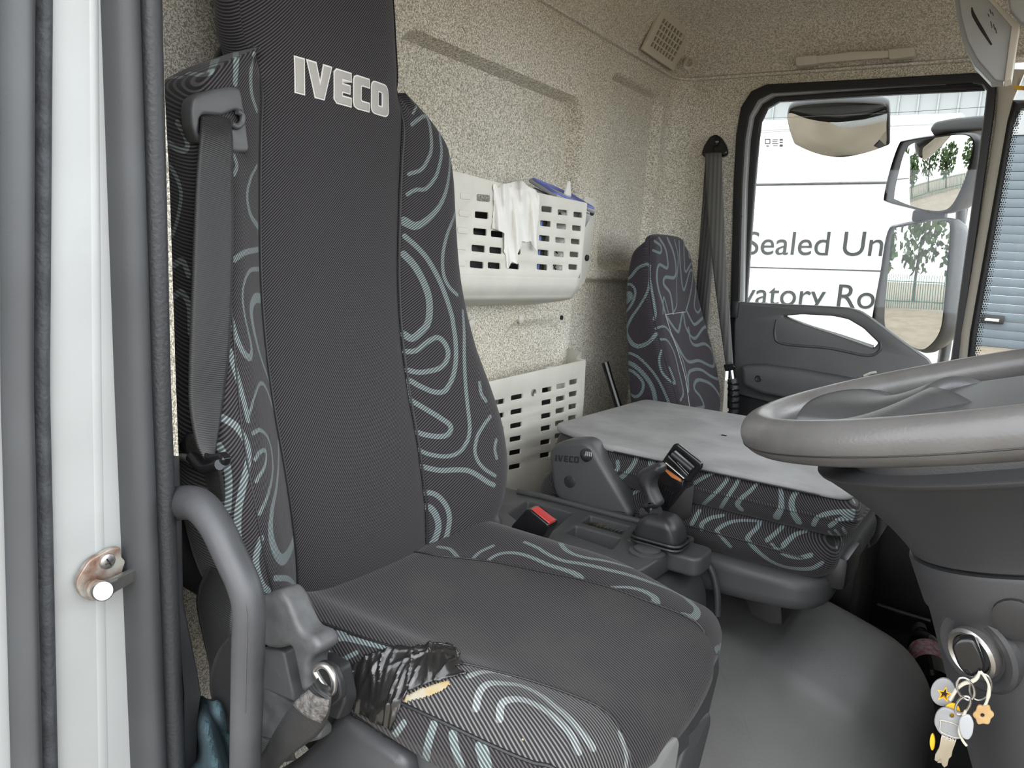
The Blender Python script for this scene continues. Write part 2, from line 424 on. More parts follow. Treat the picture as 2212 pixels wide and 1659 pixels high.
M_mirror = pm('mirror_glass', (.60, .60, .60), .015, 1.0)
M_glass = glass_mat('clear_glass', (.97, .99, .98))
M_clear = pm('clear_plastic', (.34, .355, .37), .15)
M_bluelid = pm('blue_seal', (.14, .18, .50), .4)
M_silver = pm('silver_plastic', (.42, .43, .43), .42, var=.05)
M_beige = pm('beige_trim', (.62, .58, .50), .5)
M_gold = pm('yellow_plastic', (.80, .42, .02), .4)
M_wood = pm('wooden_tag', (.36, .22, .09), .7, col2=(.42, .28, .13), vscale=50)
M_string = pm('cream_string', (.46, .43, .36), .9)
M_key = pm('grey_key_head', (.24, .245, .25), .3)
M_nickel = pm('nickel', (.62, .60, .54), .25, 1.0)
M_bottle = pm('dark_bottle', (.008, .009, .009), .06, coat=.5)
M_label = pm('bottle_label', (.52, .46, .46), .5, col2=(.42, .10, .15), vscale=90)
M_floor = pm('cab_floor_mat', (.012, .012, .0125), .7, bump=(200, .4, .002), var=.4)
M_table = pm('grey_table_vinyl', (.30, .302, .305), .62, bump=(520, .25, .0008), var=.16, vscale=11, rvar=.08)
M_dirt = pm('dusty_foam_board', (.10, .075, .045), .9, col2=(.02, .018, .015), vscale=40)
M_ink = pm('black_ink', (.012, .012, .012), .5)
M_text = pm('olive_lettering', (.040, .045, .043), .4)
M_line = pm('dark_line', (.08, .085, .085), .5)

# ================================================================== THE SETTING
XB, YL, ZH = -1.0, 2.33, .56          # back wall, passenger-side wall, foot of the headliner
def sstep(a, b, x):
    t = np.clip((x-a)/(b-a), 0, 1); return t*t*(3-2*t)
def rect_sd(y, z, y0, y1, z0, z1, r):
    qy = np.abs(y-(y0+y1)/2)-(y1-y0)/2+r; qz = np.abs(z-(z0+z1)/2)-(z1-z0)/2+r
    return np.hypot(np.maximum(qy, 0), np.maximum(qz, 0))+np.minimum(np.maximum(qy, qz), 0)-r
def back_depth(y, z):
    d = np.zeros_like(y)
    d -= .038*sstep(.008, -.008, rect_sd(y, z, 1.09, 1.765, -.10, .388, .05))
    d -= .030*sstep(.006, -.006, rect_sd(y, z, 1.905, 2.235, -.012, .492, .035))
    d -= .016*sstep(.016, -.016, rect_sd(y, z, 1.48, 1.74, -.70, -.155, .06))
    d -= .026*sstep(.009, -.009, rect_sd(y, z, 1.79, 2.24, -.9, -.05, .05))
    d += .006*sstep(.03, -.03, rect_sd(y, z, 1.30, 1.46, -.7, -.19, .05))
    return d
ys = np.concatenate([np.arange(.40, 2.262, .0042), [2.262]]); zs = np.concatenate([np.arange(-1.0, ZH, .0042), [ZH]])
Yg, Zg = np.meshgrid(ys, zs)
G = np.stack([XB+back_depth(Yg, Zg), Yg, Zg], -1)
arc = [(XB+.065*(1-math.cos(a)), 2.265+.065*math.sin(a)) for a in np.linspace(.12, math.pi/2, 9)]
G2 = np.stack([np.stack([np.full_like(zs, x), np.full_like(zs, y), zs], -1) for x, y in arc], 1)
wall_back = struct(grid('wall_back', np.concatenate([G, G2], 1), M_carpet), 'grey fleck carpeted rear cab wall with pressed recesses')
for u, v, r in [(1007, 52, .0135), (1233, 168, .0115), (1018, 700, .011), (1126, 690, .010)]:
    c = P(u, v, x=XB); c[0] = XB+float(back_depth(np.array(c[1]), np.array(c[2])))
    lathe('trim_plug', [(r*1.05, -.002), (r*1.05, .002), (r*.8, .0045), (.0005, .0055)], c, EX, M_cream if v > 600 else M_carpet, wall_back, 20)
c = P(1212, 686, x=XB-.0)
tube('trim_plug_hole', [c+EX*-.004, c+EX*.0035], .006, M_ink, wall_back, 12)

# headliner: coved roof lining, rounded plan
def rring(ins, z, n=14):
    x0, x1, y0, y1 = XB+ins, .42-ins*.3, .40+ins, YL-ins; r = .05+ins*.5; pts = []
    for cx, cy, a0 in ((x1-r, y1-r, 0), (x0+r, y1-r, 90), (x0+r, y0+r, 180), (x1-r, y0+r, 270)):
        for a in np.radians(np.linspace(a0, a0+90, n)): pts.append((cx+r*math.cos(a), cy+r*math.sin(a), z))
    return pts
rings = [rring(*q) for q in [(-.004, ZH-.012), (.0, ZH-.004), (.010, ZH-.003), (.011, ZH+.003), (.0, ZH+.009), (.006, ZH+.03), (.02, ZH+.08), (.032, .672), (.042, .690), (.062, .705), (.10, .728), (.15, .760), (.20, .780), (.27, .79)]]
ceiling = struct(grid('ceiling', np.array(rings), M_carpet2, cv=True), 'grey fleck headliner with coved edge')
Vc = rings[-1]; top = mesh('roof_panel', Vc, [list(range(len(Vc)))], M_carpet2, ceiling)

# passenger-side wall around the door opening
seal_out = [(1570, 880), (1578, 640), (1584, 400), (1590, 290), (1600, 232), (1622, 197), (1655, 182), (1900, 169), (2105, 157), (2138, 162), (2152, 182), (2148, 240), (2074, 760), (2060, 880)]
hole = [P(u, v, y=YL)[[0, 2]] for u, v in seal_out]
hole[0] = np.array([hole[0][0], -.93]); hole[-1] = np.array([hole[-1][0], -.93])
wl = plate('wall_left', [(XB+.06, -1.0), (.36, -1.0), (.36, -.24), (-.118, -.24), (-.125, ZH), (XB+.06, ZH)], [hole], (0, YL+.012, 0), EX, EZ, .012, M_carpet)
struct(wl, 'grey carpeted side wall around the passenger door')
c = P(1553, 248, y=YL); lathe('trim_plug', [(.011, -.001), (.0105, .002), (.0005, .003)], c, -EY, M_carpet, wl, 18)
# near-side wall stub behind the driver's door post
wr = plate('wall_right', [(XB, -1.0), (-.745, -1.0), (-.745, ZH), (XB, ZH)], [], (0, .455, 0), EX, EZ, .02, M_carpet)
struct(wr, 'carpeted cab side behind the driver door post')

# floor, bulkhead
fl = plate('floor', [(XB, .40), (.45, .40), (.45, 2.34), (XB, 2.34)], [], (0, 0, -.97), EX, EY, .02, M_floor); struct(fl, 'dark rubber cab floor')
wf = plate('wall_front', [(.40, -1.0), (2.33, -1.0), (2.33, -.16), (.40, -.16)], [], (.36, 0, 0), EY, EZ, .02, M_plastic_d); struct(wf, 'black bulkhead under the windscreen')

# ---- passenger door: seals, painted frame, glass, trim
door = sempty('door_1', 'passenger door with black seals, white frame and charcoal trim panel', (-.45, YL, -.98))
def ring_y(name, o_, i_, y, t, mat, par, bev=.003):
    return plate_y(name, o_, y, t, mat, par, holes=[i_], bev=bev)
seal_in = [(1586, 880), (1592, 640), (1598, 400), (1604, 300), (1613, 248), (1632, 212), (1662, 197), (1900, 185), (2100, 173), (2126, 177), (2138, 192), (2133, 240), (2062, 760), (2050, 880)]
ring_y('door_seal', seal_out, seal_in, YL-.014, .04, M_rubber_d, door, .004)
fr_in = [(1600, 880), (1606, 640), (1612, 400), (1618, 300), (1626, 252), (1644, 222), (1672, 206), (1900, 190), (2100, 178), (2120, 182), (2131, 196), (2126, 240), (2056, 760), (2046, 880)]
ring_y('painted_frame', seal_in, fr_in, YL+.012, .03, M_white, door)
run_in = [(1604, 880), (1612, 640), (1628, 420), (1638, 300), (1643, 262), (1656, 234), (1682, 219), (1900, 205), (2080, 196), (2132, 193), (2136, 203), (2128, 240), (2054, 772), (2030, 880)]
run_out = [(1597, 890), (1603, 640), (1610, 400), (1616, 300), (1624, 250), (1642, 219), (1671, 203), (1900, 188), (2100, 174), (2142, 176), (2156, 190), (2150, 240), (2074, 772), (2054, 890)]
ring_y('glass_run', run_out, run_in, YL+.03, .022, M_rubber_d, door, .004)
gl = plate_y('door_glass', [(1590, 860), (1600, 400), (1630, 205), (2150, 178), (2062, 860)], YL+.042, .004, M_glass, door)
for k, (u, v) in enumerate([(1617, 232), (1615, 252), (1600, 467), (2122, 478)]):
    c = P(u, v, y=YL+(.012 if k < 3 else .0)); lathe('frame_screw', [(.0045, 0), (.0045, .002), (.0005, .003)], c, -EY, M_ink, door, 12)
# glazing stamp on the pane
gs = []
for k, (u0, v0, u1, v1) in enumerate([(1652, 300, 1664, 311), (1655, 314, 1661, 317), (1668, 301, 1681, 303), (1668, 305, 1679, 307), (1668, 309, 1681, 311), (1670, 314, 1680, 316), (1684, 300, 1691, 304), (1684, 306, 1691, 309), (1684, 312, 1691, 317)]):
    ou = [(u0, v0), (u1, v0), (u1, v1), (u0, v1)]
    ho = [[(u0+2, v0+2), (u1-2, v0+2), (u1-2, v1-2), (u0+2, v1-2)]] if k == 0 else []
    gs.append(plate_y('glazing_stamp', ou, YL+.0405, .0008, pm('grey_stamp', (.40, .42, .42), .6) if k == 0 else MATS['grey_stamp'], door, holes=ho))
join(gs)
tube('glass_wet_line', [P(1640, 256, y=YL+.041), P(1900, 245, y=YL+.041), P(2128, 231, y=YL+.041)], .0006, M_white, door, 6)
# trim panel with the pull-handle opening
pan = [(1592, 652), (1650, 655), (1740, 659), (1830, 664), (1856, 672), (1880, 688), (1940, 733), (2004, 778), (2030, 830), (2010, 900), (1900, 905), (1700, 880), (1585, 850), (1585, 700)]
ope = [(1690, 683), (1732, 679), (1800, 683), (1832, 690), (1864, 709), (1897, 741), (1886, 753), (1800, 722), (1740, 702)]
plate_y('trim_panel', pan, YL-.035, .05, M_plastic_door, door, holes=[ope], bev=.006, r=.01, rh=.006)
low = plate_y('armrest', [(1598, 790), (1640, 788), (1730, 800), (1850, 822), (1990, 818), (2050, 850), (2000, 900), (1850, 880), (1700, 862), (1640, 850), (1604, 832)], YL-.085, .08, M_plastic_door, door, bev=.012, r=.012)
plate_y('lower_door_panel', [(1590, 845), (2060, 880), (2040, 1500), (1620, 1300)], YL-.02, .04, M_plastic_d, door, bev=.004)
a, b = P(1694, 691, y=YL-.02), P(1886, 750, y=YL-.02)
tube('pull_handle', [a, (a*2+b)/3+EZ*.002, (a+2*b)/3+EZ*.002, b], [.004, .0075, .008, .007], M_silver, door, 12, flat=.8)
# sunken grip below the opening
tube('grip_moulding', [P(1678, 690, y=YL-.034), P(1674, 722, y=YL-.034), P(1690, 742, y=YL-.034), P(1790, 752, y=YL-.034), P(1872, 768, y=YL-.034), P(1900, 757, y=YL-.034), P(1902, 738, y=YL-.034)], .004, M_plastic, door, 10)
c = P(1638, 818, y=YL-.086); lathe('trim_screw', [(.010, -.002), (.0095, .001), (.0075, .002), (.006, .0005), (.0005, 0)], c, -EY, M_plastic_d, door, 20)
rbox('lock_clip', P(1590, 668, y=YL-.03), (.02, .03, .05), .003, M_plastic_d, door)
tube('panel_cable', [P(1866, 812, y=YL-.09), P(1880, 806, y=YL-.09), P(1893, 804, y=YL-.09)], .004, M_cream, door, 8)

# outside skin of the passenger door, seen in the mirrors
plate('outer_skin', [(-.80, -1.25), (-.04, -1.25), (-.10, -.34), (-.78, -.34)], [], (0, YL+.10, 0), EX, EZ, .02, M_white, door, bev=.004)

# ---- A-pillar and windscreen
ap = sempty('window_1', 'windscreen with dotted black border and beige front post', (-.05, 2.28, -.2))
def strip_y(name, edge_l, edge_r, y0, y1, mat, par, bump=.004):
    """upright strip between two pixel edges; left edge on Y=y0, right edge on Y=y1"""
    rows = []
    for (u0, v0), (u1, v1) in zip(edge_l, edge_r):
        a, b = P(u0, v0, y=y0), P(u1, v1, y=y1); n_ = np.cross(b-a, EZ); n_ /= np.linalg.norm(n_)
        if n_[1] > 0: n_ = -n_
        rows.append([a+EY*.03]+[a+(b-a)*t+n_*bump*math.sin(math.pi*t) for t in np.linspace(0, 1, 7)]+[b+EY*.03])
    return grid(name, np.array(rows), mat, par, sharp=60)
strip_y('post_trim', [(2148, 150), (2154, 200), (2150, 260), (2112, 500), (2073, 720), (2066, 790), (2040, 900)], [(2216, 150), (2190, 212), (2177, 260), (2136, 500), (2097, 720), (2090, 790), (2064, 900)], YL-.006, YL-.03, M_beige, ap)
strip_y('windscreen_seal', [(2260, 214), (2188, 216), (2176, 262), (2134, 500), (2095, 720), (2088, 790), (2062, 900)], [(2290, 236), (2206, 234), (2190, 270), (2150, 500), (2111, 720), (2103, 790), (2080, 900)], YL-.03, YL-.04, M_rubber_d, ap, .006)
# the pane itself, swept from the post towards the middle of the cab
wp = []
for k, y in enumerate(np.linspace(YL-.035, .45, 24)):
    row = []
    for v in np.linspace(170, 900, 12):
        e = P(np.interp(v, [170, 234, 262, 500, 720, 900], [2200, 2190, 2180, 2140, 2100, 2072]), v, y=YL-.03)
        row.append((e[0]+.46*math.sin(math.pi/2*min(1.0, (YL-.035-y)/.85)), y, e[2]))
    wp.append(row)
wp = np.array(wp)
grid('windscreen_glass', wp, M_glass, ap)
# dotted frit along the post edge: rows of small dots fired onto the glass
dots_v, dots_f = [], []
for v in np.arange(232, 770, 5.0):
    for j in range(3):
        u = np.interp(v, [232, 262, 500, 720, 790], [2199, 2186, 2146, 2107, 2099])+3+j*5+(2.5 if int(v/5) % 2 else 0)
        c = P(u, v, y=YL-.045-.002*j); r = (.0026, .0021, .0016)[j]; b0 = len(dots_v)
        for a_ in range(6): dots_v.append(c+r*(math.cos(a_*1.047)*np.array([.8, -.6, 0])+math.sin(a_*1.047)*EZ))
        dots_f.append(list(range(b0, b0+6)))
fr = mesh('frit_dots', dots_v, dots_f, M_line, ap); fr['kind'] = 'stuff'

# ---- driver's door post (near left): painted jamb between rubber seals
post = sempty('trim_1', 'driver door post with white painted jamb and grey rubber seals', (-.72, .36, -.9))
VR = [-640, -300, 0, 200, 415, 620, 830, 1000, 1250, 1460, 1659, 1900, 2300]
def lerp_(v, uu): return np.where(np.asarray(v) < 830, uu[0]+(uu[1]-uu[0])*np.asarray(v)/830, uu[1]+(uu[2]-uu[1])*(np.asarray(v)-830)/829)
def vstrip(name, ul, ur, x, h, mat, par=post, n=9, flat=False, rough=0.0):
    U0 = lerp_(VR, ul); U1 = lerp_(VR, ur); rows = []
    for k, v in enumerate(VR):
        a, b = P(U0[k], v, x=x), P(U1[k], v, x=x)
        z = a[2]; b = b.copy()
        row = [a-EX*.05]
        for t in np.linspace(0, 1, n):
            q = a+(b-a)*t; q = q+EX*h*((math.sin(math.pi*t)**.6) if not flat else 1); row.append(q)
        row.append(b-EX*.05); rows.append(row)
    rows = cr(np.array(rows).reshape(len(rows), -1), 4).reshape(-1, n+2, 3)
    return grid(name, rows, mat, par, sharp=70)
XP = -.71
plate('outer_skin', [(-1.03, -1.25), (-.722, -1.25), (-.722, .78), (-1.03, .78)], [], (0, .335, 0), EX, EZ, .02, M_white, post, .004)
plate('sill', [(-.72, -1.10), (.50, -1.10), (.50, -.93), (-.72, -.93)], [], (0, .40, 0), EX, EZ, .06, M_white, post, .01)
vstrip('outer_panel', (-90, -95, -70), (14, 16, 40), XP-.012, .004, M_white)
vstrip('outer_seal', (10, 12, 33), (69, 66, 86), XP, .020, M_rubber)
vstrip('fabric_seal', (66, 62, 80), (112, 106, 124), XP-.004, .011, pm('ribbed_seal', (.05, .054, .06), .7, bump=(260, .5, .002), var=.25, vscale=60))
vstrip('jamb', (100, 96, 112), (250, 280, 320), XP-.012, .006, M_white, n=13)
vstrip('jamb_channel', (186, 192, 206), (214, 222, 238), XP-.0075, .0022, M_white, n=9)
vstrip('door_seal', (226, 256, 290), (296, 322, 356), XP, .020, M_rubber)
vstrip('seal_lip', (290, 314, 350), (347, 366, 398), XP+.002, .014, pm('dark_seal', (.028, .03, .033), .5, bump=(260, .3, .002)))
e0 = [(330, -560), (340, -80), (344, 0), (346, 200), (350, 415), (358, 700), (364, 830), (372, 985)]
e1 = [(342, -560), (350, -80), (351, 0), (356, 200), (367, 415), (376, 700), (380, 830), (386, 985)]
rows = [[P(a[0], a[1], x=XP-.03), P(a[0], a[1], x=XP-.004), P(b[0], b[1], x=XP-.006), P(b[0]-2, b[1], x=XP-.05)] for a, b in zip(e0, e1)]
grid('carpet_edge', np.array(rows), M_carpet, post, sharp=30)
rows = [[P(a, v, x=XP-.02), P(a+6, v, x=XP-.008), P(b, v, x=XP-.012), P(b+2, v, x=XP-.05)] for v, a, b in [(985, 366, 386), (1060, 370, 388), (1130, 372, 391), (1300, 380, 394), (1450, 388, 424), (1500, 392, 432), (1560, 392, 426), (1760, 396, 420)]]
grid('lower_trim', np.array(rows), M_plastic_m, post, sharp=40)

# door striker on the jamb
st = thing('door_striker', 'rusty zinc door striker screwed to the white door post', 'striker', P(225, 1290, x=XP))
pl = [(165, 1265), (168, 1250), (192, 1212), (238, 1186), (262, 1181), (262, 1204), (272, 1212), (262, 1240), (264, 1270), (220, 1296), (196, 1299), (176, 1288)]
def plate_x(name, px, x, t, mat, par, holes=(), bev=0.0, r=0.0):
    o_ = [P(u, v, x=x)[[1, 2]] for u, v in px]
    if r: o_ = fillet(o_, r)
    return plate(name, o_, [[P(u, v, x=x)[[1, 2]] for u, v in h] for h in holes], (x-t, 0, 0), EY, EZ, t, mat, par, bev)
plate_x('base_plate', pl, XP+.004, .006, M_rust, st, bev=.001, r=.004)
c = P(231, 1212, x=XP+.004)
sc_ = lathe('screw', [(.0078, 0), (.0074, .002), (.005, .0034), (.0005, .0036)], c, EX, M_steel, st, 22)
for a_ in (.5, 2.07):
    d_ = np.array([0, math.cos(a_), math.sin(a_)])
    tube('screw_slot', [c+EX*.0036-d_*.0042, c+EX*.0036+d_*.0042], .0008, M_ink, sc_, 6, 2)
a = P(196, 1268, x=XP+.002); b = P(220, 1276, x=XP+.030)
tube('pin', [a, a*.4+b*.6, b], .0062, M_rust, st, 16)
tube('pin_collar', [a*.75+b*.25, a*.45+b*.55], .0085, M_rust, st, 16)
e = P(290, 1240, x=XP+.004)
ribbon('latch_arm', [b, b*.6+e*.4, b*.2+e*.8, e], np.array([0, .25, 1.0]), [.017, .014, .013, .013], .006, M_steel, st)
lathe('pin_head', [(.0095, -.003), (.0095, .004), (.0085, .0055), (.0005, .006)], b, P(222, 1276, x=XP+.05)-a, M_steel, st, 22)

# ================================================================== DRIVER'S SEAT
SC = .773                                    # seat centre line (Y)
seat = thing('driver_seat', 'black twill high-backed driver seat with grey swirl bolsters and taped cushion corner', 'seat', (-.52, SC, -1.0))
xc = smooth_interp([-.56, -.50, -.46, -.39, -.30, -.22, -.135, -.045, .065, .18, .23, .30, .36, .45, .52], [-.712, -.718, -.728, -.735, -.755, -.779, -.799, -.811, -.815, -.815, -.817, -.826, -.834, -.848, -.865])
SEAM = .128
# centre panel running up into the head section
zz = np.linspace(-.53, .50, 200); yy = np.linspace(-1, 1, 61)
Zc, Tc = np.meshgrid(zz, yy, indexing='ij')
hwid = np.where(Zc > .20, SEAM+.012*sstep(.2, .26, Zc)-.03*sstep(.40, .55, Zc), SEAM)
Xc = xc(Zc)+.006*(1-Tc**2)-.004*np.abs(Tc)**8-.020*sstep(.19, .25, Zc)*np.abs(Tc)**6
centre = grid('centre_panel', np.stack([Xc, SC+Tc*hwid, Zc], -1), M_backtwill, seat)
# head section: sides and back of the plain cover
hz = np.linspace(.185, .52, 40); prof = [(0, -.020), (.006, -.030), (.008, -.045), (.004, -.062), (-.010, -.078), (-.04, -.088), (-.09, -.09)]
for s_ in (-1, 1):
    rows = []
    for z in hz:
        hw_ = SEAM+.012*float(sstep(.2, .26, np.array(z)))-.03*float(sstep(.40, .55, np.array(z))); k = float(sstep(.185, .22, np.array(z)))
        rows.append([(float(xc(z))+(-.004-.02*float(sstep(.19, .25, np.array(z))) if j == 0 else dx-.0*k), SC+s_*(hw_+dy), z) for j, (dy, dx) in enumerate([(0, 0)]+prof)])
    g_ = cr(np.array(rows).transpose(1, 0, 2).reshape(len(prof)+1, -1), 5).reshape(-1, len(hz), 3)
    grid('head_side', g_, M_backtwill, seat)
# bolsters
hwf = smooth_interp([-.56, -.52, -.48, -.45, -.41, -.36, -.30, -.23, -.14, -.04, .06, .12, .165, .195, .215, .228], [.14, .165, .20, .235, .275, .298, .305, .298, .272, .252, .243, .238, .224, .190, .155, .131])
Bf = smooth_interp([-.56, -.48, -.40, -.28, -.15, 0, .12, .20, .23], [.012, .035, .058, .062, .050, .036, .024, .008, 0])
csec = [(0, 0, 0), (.10, .14, 0), (.28, .48, 0), (.50, .84, 0), (.70, 1.0, 0), (.86, .90, 0), (.96, .60, 0), (1.0, .15, -.005), (1.01, 0, -.03), (1.0, 0, -.065), (.95, 0, -.095), (.80, 0, -.112), (.40, 0, -.115)]
bz = np.concatenate([np.linspace(-.535, .16, 300), np.linspace(.1625, .228, 60)]); bol = []
nearf = smooth_interp([-.56, -.45, -.3, -.15, 0, .12, .23], [.80, .76, .74, .78, .86, .93, 1.0])   # the near bolster is squeezed narrower
for s_ in (-1, 1):
    cs = []
    for (u, b_, d_) in csec:
        hw_ = hwf(bz)
        if s_ < 0: hw_ = SEAM+(hw_-SEAM)*nearf(bz)
        k = np.clip((hw_-SEAM)/.10, 0, 1)
        cs.append(np.stack([xc(bz)-.003*(u == 0)+b_*Bf(bz)+d_*(.35+.65*k)*(1 if s_ > 0 else .40+.60*sstep(-.12, .10, bz))-.02*sstep(.19, .25, bz)*(u < .5), SC+s_*(SEAM+(hw_-SEAM)*u), bz], -1))
    g_ = cr(np.array(cs).reshape(len(csec), -1), 11).reshape(-1, len(bz), 3).transpose(1, 0, 2)
    o = grid('bolster', g_, M_backswirl, seat); o['label'] = 'swirl-patterned side bolster'; bol.append(o)
RB = [(4, [(892, 245), (905, 220)]),
 (6, [(890, 269), (905, 257), (919, 251), (927, 265), (931, 290), (932, 321), (925, 343), (910, 366), (883, 376)]),
 (6, [(947, 275), (951, 299), (954, 327), (950, 354), (940, 384), (919, 408), (898, 410), (880, 420)]),
 ((4, 6, 8, 14), [(962, 296), (969, 324), (972, 351), (968, 393), (959, 426), (944, 453), (920, 477), (896, 488), (873, 478)]),
 (6, [(976, 321), (984, 351), (988, 387), (987, 429), (982, 465), (968, 501), (959, 535), (956, 565), (959, 595), (970, 619), (988, 637)]),
 (8, [(874, 510), (899, 532), (923, 559), (947, 601), (965, 646), (976, 682), (979, 700), (984, 736), (985, 775), (980, 808), (971, 830), (958, 846), (935, 846), (905, 833), (881, 822), (882, 850), (886, 863), (905, 875), (950, 902), (973, 920), (968, 938), (947, 943), (914, 938), (893, 930)]),
 (11, [(872, 549), (893, 571), (911, 601), (925, 637), (928, 670), (923, 700), (905, 721), (889, 731), (872, 722)]),
 (8, [(874, 760), (899, 757), (923, 739), (944, 729), (959, 739), (968, 760), (964, 780), (950, 795), (926, 802), (902, 804), (878, 799)]),
 (6.5, [(1000, 672), (1002, 700), (1003, 730), (1003, 769), (1005, 820), (1009, 866), (1014, 911), (1014, 935), (1008, 956), (993, 976), (972, 985), (947, 985), (920, 979), (898, 968)]),
 (8, [(902, 1005), (920, 1010), (950, 1016), (981, 1015), (1008, 1016), (1029, 1025), (1053, 1041), (1067, 1048)]),
 (6, [(1060, 899), (1044, 920), (1032, 941), (1026, 971), (1032, 995), (1047, 1013), (1070, 1028)]),
 (7, [(1036, 827), (1040, 851), (1050, 866)]), (6, [(1072, 950), (1069, 970), (1073, 990)]),
 (8, [(911, 1065), (932, 1065), (950, 1075), (965, 1095), (971, 1119), (967, 1149), (960, 1173)]),
 (10, [(915, 1093), (932, 1099), (944, 1119), (947, 1140), (941, 1161), (931, 1179)]), (7, [(919, 1152), (919, 1170), (911, 1191)])]
LB = [((10, 6), [(528, 58), (485, 76), (441, 87), (376, 103)]), (8, [(350, 138), (383, 136), (420, 132)]), (6, [(355, 170), (376, 167), (396, 167)]),
 ((14, 10, 7), [(468, 109), (464, 132), (448, 160), (405, 158)]), (7, [(506, 91), (510, 130), (508, 181)]), (6, [(550, 116), (542, 156), (544, 203), (555, 239)]),
 (7, [(382, 264), (398, 290), (405, 318), (390, 325), (365, 310)]), ((4, 6, 8), [(555, 358), (541, 387), (534, 423), (541, 463), (557, 489)]),
 (6, [(506, 337), (512, 358), (506, 376)]), (6, [(367, 358), (383, 387), (391, 423), (383, 474), (373, 507)]), (7, [(506, 561), (528, 546), (557, 539)]),
 (8, [(376, 572), (394, 564), (407, 593)]), (8, [(376, 640), (392, 632), (408, 660), (411, 720)]),
 ((6, 4, 4, 9, 6), [(562, 581), (541, 584), (529, 607), (524, 640), (529, 682), (536, 715), (543, 748), (541, 772), (527, 762), (511, 729), (501, 692)]),
 ((13, 12, 6, 5, 5, 12, 14, 9, 6, 6, 5, 4), [(566, 645), (551, 645), (543, 668), (548, 710), (562, 767), (581, 823), (600, 889), (619, 964), (631, 1030), (638, 1091), (638, 1148), (626, 1190), (609, 1209), (593, 1185), (585, 1148), (588, 1101), (598, 1049), (602, 983), (598, 917), (586, 870), (574, 837), (563, 828), (553, 847), (539, 894)]),
 ((10, 5, 4, 3), [(574, 732), (573, 757), (581, 805), (595, 861), (612, 931), (628, 1007), (642, 1087), (652, 1162), (654, 1242)]),
 (5, [(546, 936), (562, 929), (579, 946), (588, 983), (588, 1030), (576, 1077), (560, 1110)]), (5, [(551, 993), (560, 978), (574, 974), (572, 1007), (553, 1040)]),
 (7, [(496, 757), (511, 809), (527, 866), (536, 908)]), (8, [(478, 901), (511, 922), (534, 960), (536, 997), (525, 1049), (515, 1101), (513, 1148), (518, 1185)]),
 (8, [(473, 962), (487, 993), (494, 1040), (492, 1101)]), (7, [(565, 1162), (553, 1209), (565, 1261), (591, 1284)]), (7, [(595, 1249), (624, 1251), (642, 1275), (645, 1312)])]
weave([bol[1]], RB); weave([bol[0]], LB)
# seams beside the centre panel and the front crest of the near bolster
for s_ in (-1, 1):
    tube('seam_piping', [(float(xc(z))+.0005-.02*float(sstep(.19, .25, np.array(z))), SC+s_*(SEAM+.0005), z) for z in np.linspace(-.5, .24, 14)], .0016, M_rubber_d, seat, 6)
cr_ = [(float(xc(z))+.985*float(Bf(z))+.001, SC-(SEAM+(float(hwf(z))-SEAM)*.74*float(nearf(z))), z) for z in np.linspace(-.49, .12, 14)]
tube('crest_seam', cr_, .0011, M_rubber_d, seat, 6)
# back shell
zb = np.linspace(-.53, .50, 30)
rows = [[(float(xc(z))-.10, SC+t*(max(float(hwf(min(z, .228)))-.03, .10)), z) for t in np.linspace(-1, 1, 9)] for z in zb]
solid(grid('back_shell', np.array(rows), M_plastic_d, seat), .012)

_x5 = float(xc(.5))
hg_ = []
for t_, z_ in ((1.0, .492), (.99, .503), (.93, .512), (.75, .518), (.4, .520), (.02, .520)):
    q_ = np.array(fillet([(_x5-.09, SC-.128), (_x5+.002, SC-.128), (_x5+.002, SC+.128), (_x5-.09, SC+.128)], .03, 6)); c_ = q_.mean(0); q_ = c_+(q_-c_)*t_
    hg_.append(np.column_stack([q_, np.full(len(q_), z_)]))
grid('head_top', np.array(hg_), M_backtwill, seat, cv=True)
# embroidered lettering on the centre panel
def glyphs(h):
    w_, s_ = .80*h, .30*h
    G_ = {}
    G_['I'] = ([(0, 0), (s_, 0), (s_, h), (0, h)], [], s_)
    G_['V'] = ([(0, h), (s_, h), (.47*h, .34*h), (.64*h, h), (.92*h, h), (.62*h, 0), (.30*h, 0)], [], .92*h)
    G_['E'] = ([(.10*h, 0), (.70*h, 0), (.70*h, .22*h), (.32*h, .22*h), (.30*h, .25*h), (.30*h, .39*h), (.64*h, .39*h), (.64*h, .60*h), (.30*h, .60*h), (.30*h, .75*h), (.32*h, .78*h), (.70*h, .78*h), (.70*h, h), (.10*h, h), (0, .90*h), (0, .10*h)], [], .70*h)
    G_['C'] = ([(.16*h, 0), (.70*h, 0), (.70*h, .23*h), (.36*h, .23*h), (.30*h, .29*h), (.30*h, .71*h), (.36*h, .77*h), (.70*h, .77*h), (.70*h, h), (.16*h, h), (.04*h, .95*h), (0, .84*h), (0, .16*h), (.04*h, .05*h)], [], .70*h)
    G_['O'] = (rrect(0, .84*h, 0, h, .20*h), [rrect(.29*h, .55*h, .24*h, .76*h, .07*h)], .84*h)
    return G_
def letters(parent, h, place, mat, mat2, t, gap=.10, bev=.0006):
    G_ = glyphs(h); x = 0
    for ch in 'IVECO':
        o_, hs, w_ = G_[ch]
        if mat2 is not None:
            e = .05*h
            c0 = np.mean(np.array(o_), 0)
            me = place('letter_edging', [(p[0]+x, p[1]) for p in o_], [[(p[0]+x, p[1]) for p in q] for q in hs], t*.6, mat2, parent, -.045*h)
        place('letter', [(p[0]+x, p[1]) for p in o_], [[(p[0]+x, p[1]) for p in q] for q in hs], t, mat, parent, .02*h)
        x += w_+gap*h
    return x
HL = .0415
a0 = P(640, 198, x=-.81)                     # foot of the I on the panel
